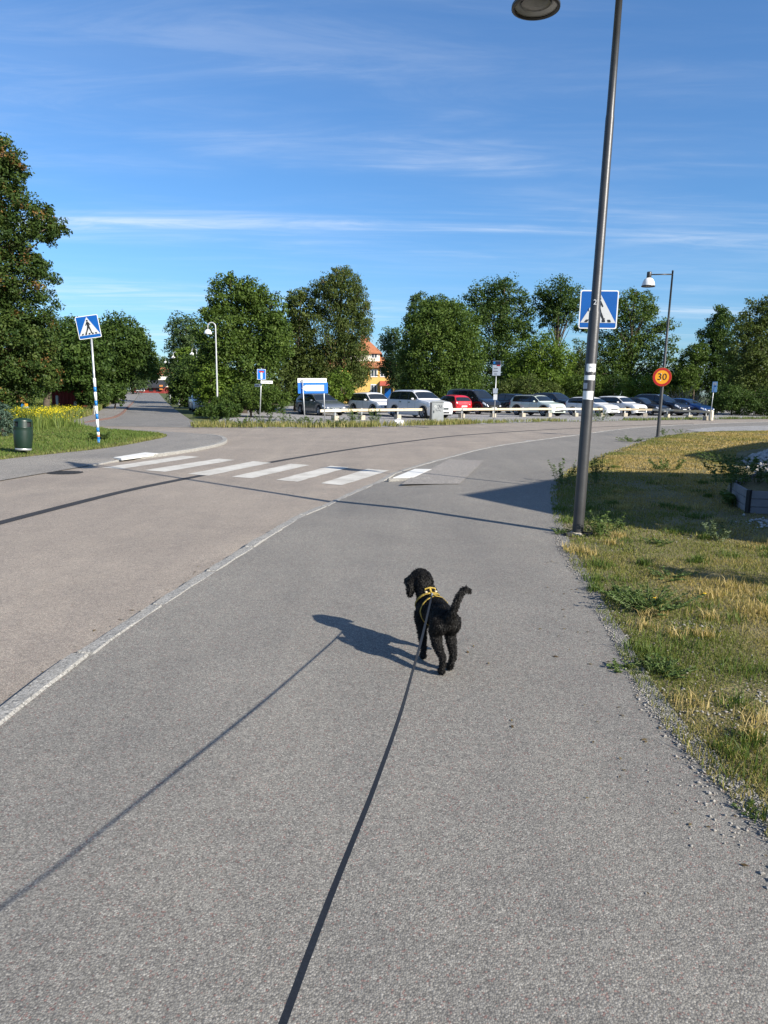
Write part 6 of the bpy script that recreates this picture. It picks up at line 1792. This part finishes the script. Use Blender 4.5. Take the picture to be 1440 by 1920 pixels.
make_car('large white seven-seat car behind the electrical cabinet', 'parked_car', 786, 47.6, HD, P_WHITE2, 4.95, 1.97, 1.80, SUVP(1.80), 1.15, W3, (0.09, 0.205), (-0.475, -0.44), 0.38, rails=True, grille='chrome', bright=True)
make_car('small red hatchback seen from behind', 'parked_car', 846, 57.5, HD + math.pi - 0.1, P_RED, 3.6, 1.66, 1.50, HATP(1.50), 0.96, W3, (0.075, 0.205), (-0.475, -0.41), 0.29)
make_car('black van with a pale roof rail', 'parked_van', 887, 58.5, HD, P_BLACK, 4.9, 1.90, 1.97, VANP(1.97), 1.22, [(-0.43, -0.20), (-0.185, 0.03), (0.05, 0.25)], (0.185, 0.315), (-0.485, -0.468), 0.34, rails=True, bright=True, clad=PLASTIC, cat='van')
make_car('dark crossover with a red tail light behind the parking sign', 'parked_car', 946, 62.0, HD + math.pi, P_NAVY, 4.4, 1.82, 1.66, SUVP(1.66), 1.04, W3, (0.09, 0.205), (-0.475, -0.44), 0.35, clad=PLASTIC)
make_car('pale mint green electric crossover behind the barrier', 'parked_car', 1008, 55.4, HD + 0.03, P_MINT, 4.3, 1.85, 1.60, SUVP(1.60), 1.02, W3, (0.09, 0.205), (-0.475, -0.44), 0.36, clad=PLASTIC, roofmat=PLASTIC)
make_car('black boxy car behind the mint green crossover', 'parked_car', 1041, 63.0, HD, P_BLACK, 4.7, 1.9, 1.80, SUVP(1.80), 1.12, W3, (0.09, 0.205), (-0.475, -0.44), 0.36)
make_car('white hatchback partly hidden by the grey pole', 'parked_car', 1111, 57.2, HD, P_WHITE, 4.25, 1.79, 1.48, HATP(1.48), 0.96, W3, (0.075, 0.205), (-0.475, -0.41), 0.32)
make_car('white crossover with a dark upright grille next to the white hatchback', 'parked_car', 1163, 59.2, HD, P_WHITE, 4.2, 1.79, 1.56, SUVP(1.56), 1.0, W3, (0.09, 0.205), (-0.475, -0.44), 0.34, grille='chrome')
make_car('dark blue-black saloon between the white crossover and the lamp', 'parked_car', 1204, 61.2, HD, P_DARK, 4.6, 1.80, 1.48, SEDP(1.48), 0.95, [(-0.30, -0.17), (-0.155, -0.005), (0.01, 0.165)], (0.07, 0.195), (-0.39, -0.28), 0.32, bright=True)
make_car('tall navy crossover behind the speed sign lamp', 'parked_car', 1238, 62.0, HD, P_NAVY, 4.7, 1.88, 1.76, SUVP(1.76), 1.12, W3, (0.09, 0.205), (-0.475, -0.44), 0.37, rails=True, grille='chrome', bright=True)
make_car('blue hatchback at the right end of the row', 'parked_car', 1289, 62.0, HD, P_BLUE, 4.2, 1.76, 1.45, HATP(1.45), 0.94, W3, (0.075, 0.205), (-0.475, -0.41), 0.31)
# a car half hidden in the bushes at the side road
make_car('silver car glimpsed through the bushes beside the side road', 'parked_car', 378, 56, rad(-70), P_WHITE2, 4.2, 1.75, 1.46, HATP(1.46), 0.94, W3, (0.075, 0.205), (-0.475, -0.41), 0.31)

# ================================================================== DOG AND LEASH
dog_h = math.atan2(0.97, -0.25)
DB = Vector((0.317, 3.94, 0.0))
dog = thing('dog', 'black curly-haired dog in a yellow harness walking ahead on its leash', 'dog', DB, dog_h)
FUR = leafmat('black_fur', 0.6, 0.0, 0.2)
HIDE = simple('black_dog_skin', (0.004, 0.0037, 0.0034), 0.75, var=0.4, vscale=40, spec=0.2, bump=0.6, bscale=90)
caps = [
    [(-0.145, 0, 0.306, 0.062), (-0.05, 0, 0.312, 0.064), (0.06, 0, 0.296, 0.082), (0.14, 0, 0.290, 0.083), (0.17, 0.005, 0.30, 0.070)],
    [(0.15, 0, 0.315, 0.068), (0.20, 0.008, 0.365, 0.058), (0.235, 0.018, 0.405, 0.054)],
    [(0.225, 0.020, 0.432, 0.054), (0.262, 0.026, 0.440, 0.058), (0.300, 0.038, 0.425, 0.046), (0.350, 0.058, 0.398, 0.032), (0.372, 0.066, 0.392, 0.027)],
    # ears
    [(0.245, 0.074, 0.445, 0.022), (0.240, 0.092, 0.410, 0.025), (0.236, 0.098, 0.368, 0.020), (0.234, 0.100, 0.350, 0.012)],
    [(0.275, -0.022, 0.445, 0.020), (0.285, -0.038, 0.410, 0.024), (0.287, -0.040, 0.378, 0.019)],
    # hind legs: thigh, knee forward, hock back, shank, paw
    [(-0.145, 0.036, 0.285, 0.052), (-0.108, 0.046, 0.222, 0.037), (-0.155, 0.046, 0.155, 0.026), (-0.212, 0.037, 0.112, 0.019), (-0.200, 0.033, 0.045, 0.016), (-0.187, 0.031, 0.022, 0.019), (-0.160, 0.030, 0.018, 0.018)],
    [(-0.140, -0.036, 0.285, 0.052), (-0.088, -0.046, 0.222, 0.037), (-0.120, -0.046, 0.155, 0.026), (-0.168, -0.040, 0.112, 0.019), (-0.150, -0.037, 0.045, 0.016), (-0.132, -0.036, 0.022, 0.019), (-0.105, -0.036, 0.018, 0.018)],
    # front legs
    [(0.125, 0.050, 0.250, 0.050), (0.100, 0.060, 0.175, 0.031), (0.072, 0.062, 0.100, 0.021), (0.055, 0.061, 0.045, 0.017), (0.062, 0.060, 0.022, 0.020), (0.085, 0.060, 0.018, 0.019)],
    [(0.130, -0.050, 0.250, 0.050), (0.130, -0.056, 0.180, 0.031), (0.170, -0.054, 0.115, 0.021), (0.172, -0.053, 0.068, 0.017), (0.180, -0.052, 0.046, 0.020), (0.200, -0.052, 0.034, 0.019)],
    # tail, carried high and curling to the right
    [(-0.200, -0.004, 0.330, 0.026), (-0.222, -0.010, 0.372, 0.018), (-0.234, -0.022, 0.420, 0.016), (-0.238, -0.038, 0.464, 0.016), (-0.238, -0.056, 0.496, 0.016), (-0.236, -0.078, 0.502, 0.014), (-0.235, -0.100, 0.490, 0.009)],
]
bm = bmesh.new()
for chain in caps:
    for a, b in zip(chain[:-1], chain[1:]):
        pa, pb_ = Vector(a[:3]), Vector(b[:3])
        n = max(2, int((pb_ - pa).length / (min(a[3], b[3]) * 0.30)) + 1)
        for k in range(n + 1):
            u = k / n
            M_ = Matrix.Translation(pa.lerp(pb_, u))
            bmesh.ops.create_icosphere(bm, subdivisions=2, radius=a[3] * (1 - u) + b[3] * u, matrix=M_)
me = bpy.data.meshes.new('dog_lumps'); bm.to_mesh(me); bm.free()
tmp = bpy.data.objects.new('dog_lumps', me); COL.objects.link(tmp)
md = tmp.modifiers.new('r', 'REMESH'); md.mode = 'VOXEL'; md.voxel_size = 0.0055
md = tmp.modifiers.new('s', 'SMOOTH'); md.iterations = 9; md.factor = 0.5
dg = bpy.context.evaluated_depsgraph_get()
bme = bpy.data.meshes.new_from_object(tmp.evaluated_get(dg))
COL.objects.unlink(tmp); bpy.data.objects.remove(tmp)
bme.name = 'body'
nv = len(bme.vertices)
co = np.empty(nv * 3, np.float32); bme.vertices.foreach_get('co', co); co = co.reshape(-1, 3)
no = np.empty(nv * 3, np.float32); bme.vertices.foreach_get('normal', no); no = no.reshape(-1, 3)
curl = (vnoise(co[:, 0] * 40 + co[:, 2] * 17, co[:, 1] * 40 + co[:, 2] * 29, 1.0, 3) - 0.5) * 0.007
co2 = co + no * curl[:, None]
co2[:, 2] = np.maximum(co2[:, 2], 0.001)
bme.vertices.foreach_set('co', co2.astype(np.float32).ravel()); bme.update()
bme.polygons.foreach_set('use_smooth', np.ones(len(bme.polygons), bool))
bme.materials.clear(); bme.materials.append(HIDE)
body = link(bpy.data.objects.new('body', bme), dog)
# curly coat: short bent locks all over
nf = 26000
vi = RNG.integers(0, nv, nf)
hp_ = co2[vi] + RNG.normal(0, 0.002, (nf, 3)); hn = no[vi]
th = np.array([0, 0, -1.0])[None] + RNG.normal(0, 0.9, (nf, 3))
tg = th - hn * np.sum(th * hn, 1)[:, None]; tg /= np.linalg.norm(tg, axis=1)[:, None]
ln = RNG.uniform(0.008, 0.018, nf) * np.where(hp_[:, 2] < 0.06, 0.45, np.where(hp_[:, 2] < 0.22, 0.65, 1.0))
sd = np.cross(hn, tg)
wd = (RNG.uniform(0.0012, 0.0026, nf))[:, None]
p0 = hp_ - hn * 0.001; p1 = hp_ + hn * (ln * 0.45)[:, None] + tg * (ln * 0.45)[:, None]; p2 = hp_ + hn * (ln * 0.40)[:, None] + tg * (ln * 1.05)[:, None]
Vf = np.stack([p0 - sd * wd, p0 + sd * wd, p1 + sd * wd * 0.9, p2, p1 - sd * wd * 0.9], 1).reshape(-1, 3)
Vf[:, 2] = np.maximum(Vf[:, 2], 0.0015)
ii = np.arange(nf) * 5
Tf = np.concatenate([np.column_stack([ii, ii + 1, ii + 2]), np.column_stack([ii, ii + 2, ii + 4]), np.column_stack([ii + 4, ii + 2, ii + 3])])
fc = np.array([0.0048, 0.0043, 0.0038])[None] * RNG.uniform(0.5, 2.4, (nf, 1))
tag(npmesh('coat', Vf, Tf, FUR, dog, np.repeat(fc, 5, axis=0)), kind='stuff')
MB().lathe([(0.001, 0.012), (0.010, 0.010), (0.014, 0.0), (0.010, -0.010), (0.001, -0.012)], 10, (0.398, 0.076, 0.398)).build('nose', BLACK, dog, True)
for ex, ey, ez in ((0.318, 0.010, 0.452), (0.302, 0.072, 0.450)):
    MB().lathe([(0.001, 0.008), (0.006, 0.006), (0.008, 0.0), (0.006, -0.006), (0.001, -0.008)], 8, (ex, ey, ez)).build('eye', CARGLASS, dog, True)
# harness straps hugging the body
bvh = BVHTree.FromPolygons([Vector(v) for v in co2], [tuple(p.vertices) for p in bme.polygons])
def strap(c, axis, w, a0, a1, mat, name='strap', n=44, lift=0.011):
    c = Vector(c); ax = Vector(axis).normalized()
    u = Vector((0, 1, 0)) - ax * ax.y; u.normalize(); v = ax.cross(u)
    vs = []
    for k in range(n + 1):
        a = a0 + (a1 - a0) * k / n
        dr_ = u * math.cos(a) + v * math.sin(a)
        for s_ in (-1, 1):
            cc = c + ax * (w / 2 * s_)
            h = bvh.ray_cast(cc + dr_ * 0.28, -dr_)
            q = (h[0] if h[0] is not None else cc + dr_ * 0.09)
            if (q - cc).length > 0.125: q = cc + dr_ * 0.10
            vs.append(q + dr_ * lift)
    o = mobj(name, vs, [(2 * k, 2 * k + 1, 2 * k + 3, 2 * k + 2) for k in range(n)], mat, dog, True)
    sm = o.modifiers.new('thick', 'SOLIDIFY'); sm.thickness = 0.003; sm.offset = 0
    return o
hz_root = strap((0.045, 0, 0.285), (1, 0, -0.10), 0.013, 0, 2 * math.pi, HARNESS, 'girth_strap')
strap((0.175, 0.0, 0.315), (0.80, 0, 0.60), 0.013, 0, 2 * math.pi, HARNESS, 'chest_strap')
for (p0_, p1_, w_) in [((0.045, 0.0), (0.155, 0.0), 0.012), ((0.085, 0.022), (0.115, -0.035), 0.010)]:
    vs = []; n = 14
    for k in range(n + 1):
        x_ = p0_[0] + (p1_[0] - p0_[0]) * k / n; y_ = p0_[1] + (p1_[1] - p0_[1]) * k / n
        dxy = Vector((p1_[0] - p0_[0], p1_[1] - p0_[1], 0)).normalized(); nn_ = Vector((-dxy.y, dxy.x, 0)) * w_ / 2
        for s_ in (-1, 1):
            h = bvh.ray_cast(Vector((x_, y_, 0.7)) + nn_ * s_, Vector((0, 0, -1)))
            vs.append(Vector((x_, y_, (h[0].z if h[0] is not None else 0.37) + 0.013)) + nn_ * s_)
    o = mobj('back_strap', vs, [(2 * k, 2 * k + 1, 2 * k + 3, 2 * k + 2) for k in range(n)], HARNESS, dog, True)
    sm = o.modifiers.new('thick', 'SOLIDIFY'); sm.thickness = 0.003; sm.offset = 0
m_ = MB(); m_.tube([(0.15, -0.035, 0.388), (0.15, -0.03, 0.405), (0.15, 0.0, 0.412), (0.15, 0.03, 0.405), (0.15, 0.035, 0.388)], 0.005, 6); m_.build('handle', HARNESS, dog, True)
m_ = MB()
for s_ in (-0.03, 0.03): m_.box((0.13, s_, 0.392), (0.018, 0.014, 0.007), bev=0.002)
m_.build('buckle', RAILWOOD, dog)
RINGW = D(810, 1116, 4.02)
loc_ring = Matrix.Rotation(-dog_h, 3, 'Z') @ (RINGW - DB)
m_ = MB(); m_.tube([loc_ring + Vector((0.014 * math.cos(a), 0.014 * math.sin(a) * 0.4, 0.014 * math.sin(a))) for a in np.linspace(0, 2 * math.pi, 13)], 0.0022, 6); m_.build('leash_ring', CHROME, dog, True)
# leash
lp = [RINGW + Vector((0, 0, 0.006)), D(806, 1133, 3.72), D(790, 1200, 2.87), D(771, 1268, 2.30), D(750, 1340, 1.885), D(700, 1480, 1.40), D(660, 1580, 1.18), D(620, 1680, 1.007), D(575, 1798, 0.86), D(530, 1920, 0.74), D(488, 2030, 0.65), D(440, 2160, 0.56)]
lpp = resample(np.array([tuple(p) for p in lp]), 70)
ls = thing('leash', 'long flat dark grey leash running from the dog to the bottom of the view', 'leash', tuple(lpp[0]))
V = []
n = len(lpp); w = 0.0102; th_ = 0.0020
for k in range(n):
    p = Vector(lpp[k]); a = Vector(lpp[max(0, k - 1)]); b = Vector(lpp[min(n - 1, k + 1)])
    dr_ = (b - a).normalized()
    sdv = dr_.cross(Vector((0, 0, 1))).normalized()
    tw = rad(10) + rad(45) * math.exp(-((k / (n - 1) - 0.50) / 0.16) ** 2)
    nr = sdv.cross(dr_).normalized()
    s1_ = sdv * math.cos(tw) + nr * math.sin(tw); n1_ = dr_.cross(s1_)
    q = p - Vector(lpp[0])
    V += [q - s1_ * w / 2 - n1_ * th_ / 2, q + s1_ * w / 2 - n1_ * th_ / 2, q + s1_ * w / 2 + n1_ * th_ / 2, q - s1_ * w / 2 + n1_ * th_ / 2]
Fl = []
for k in range(n - 1):
    for j in range(4):
        Fl.append((4 * k + j, 4 * k + (j + 1) % 4, 4 * k + 4 + (j + 1) % 4, 4 * k + 4 + j))
Fl += [(3, 2, 1, 0), (4 * n - 4, 4 * n - 3, 4 * n - 2, 4 * n - 1)]
mobj('webbing', V, Fl, LEASHM, ls)
m_ = MB()
m_.tube([Vector((0, 0, 0.0)) + Vector((0.004 * math.cos(a), -0.02 + 0.02 * math.cos(a), 0.008 * math.sin(a))) for a in np.linspace(0, 2 * math.pi, 11)], 0.003, 6)
m_.build('snap_hook', GALV, ls, True)
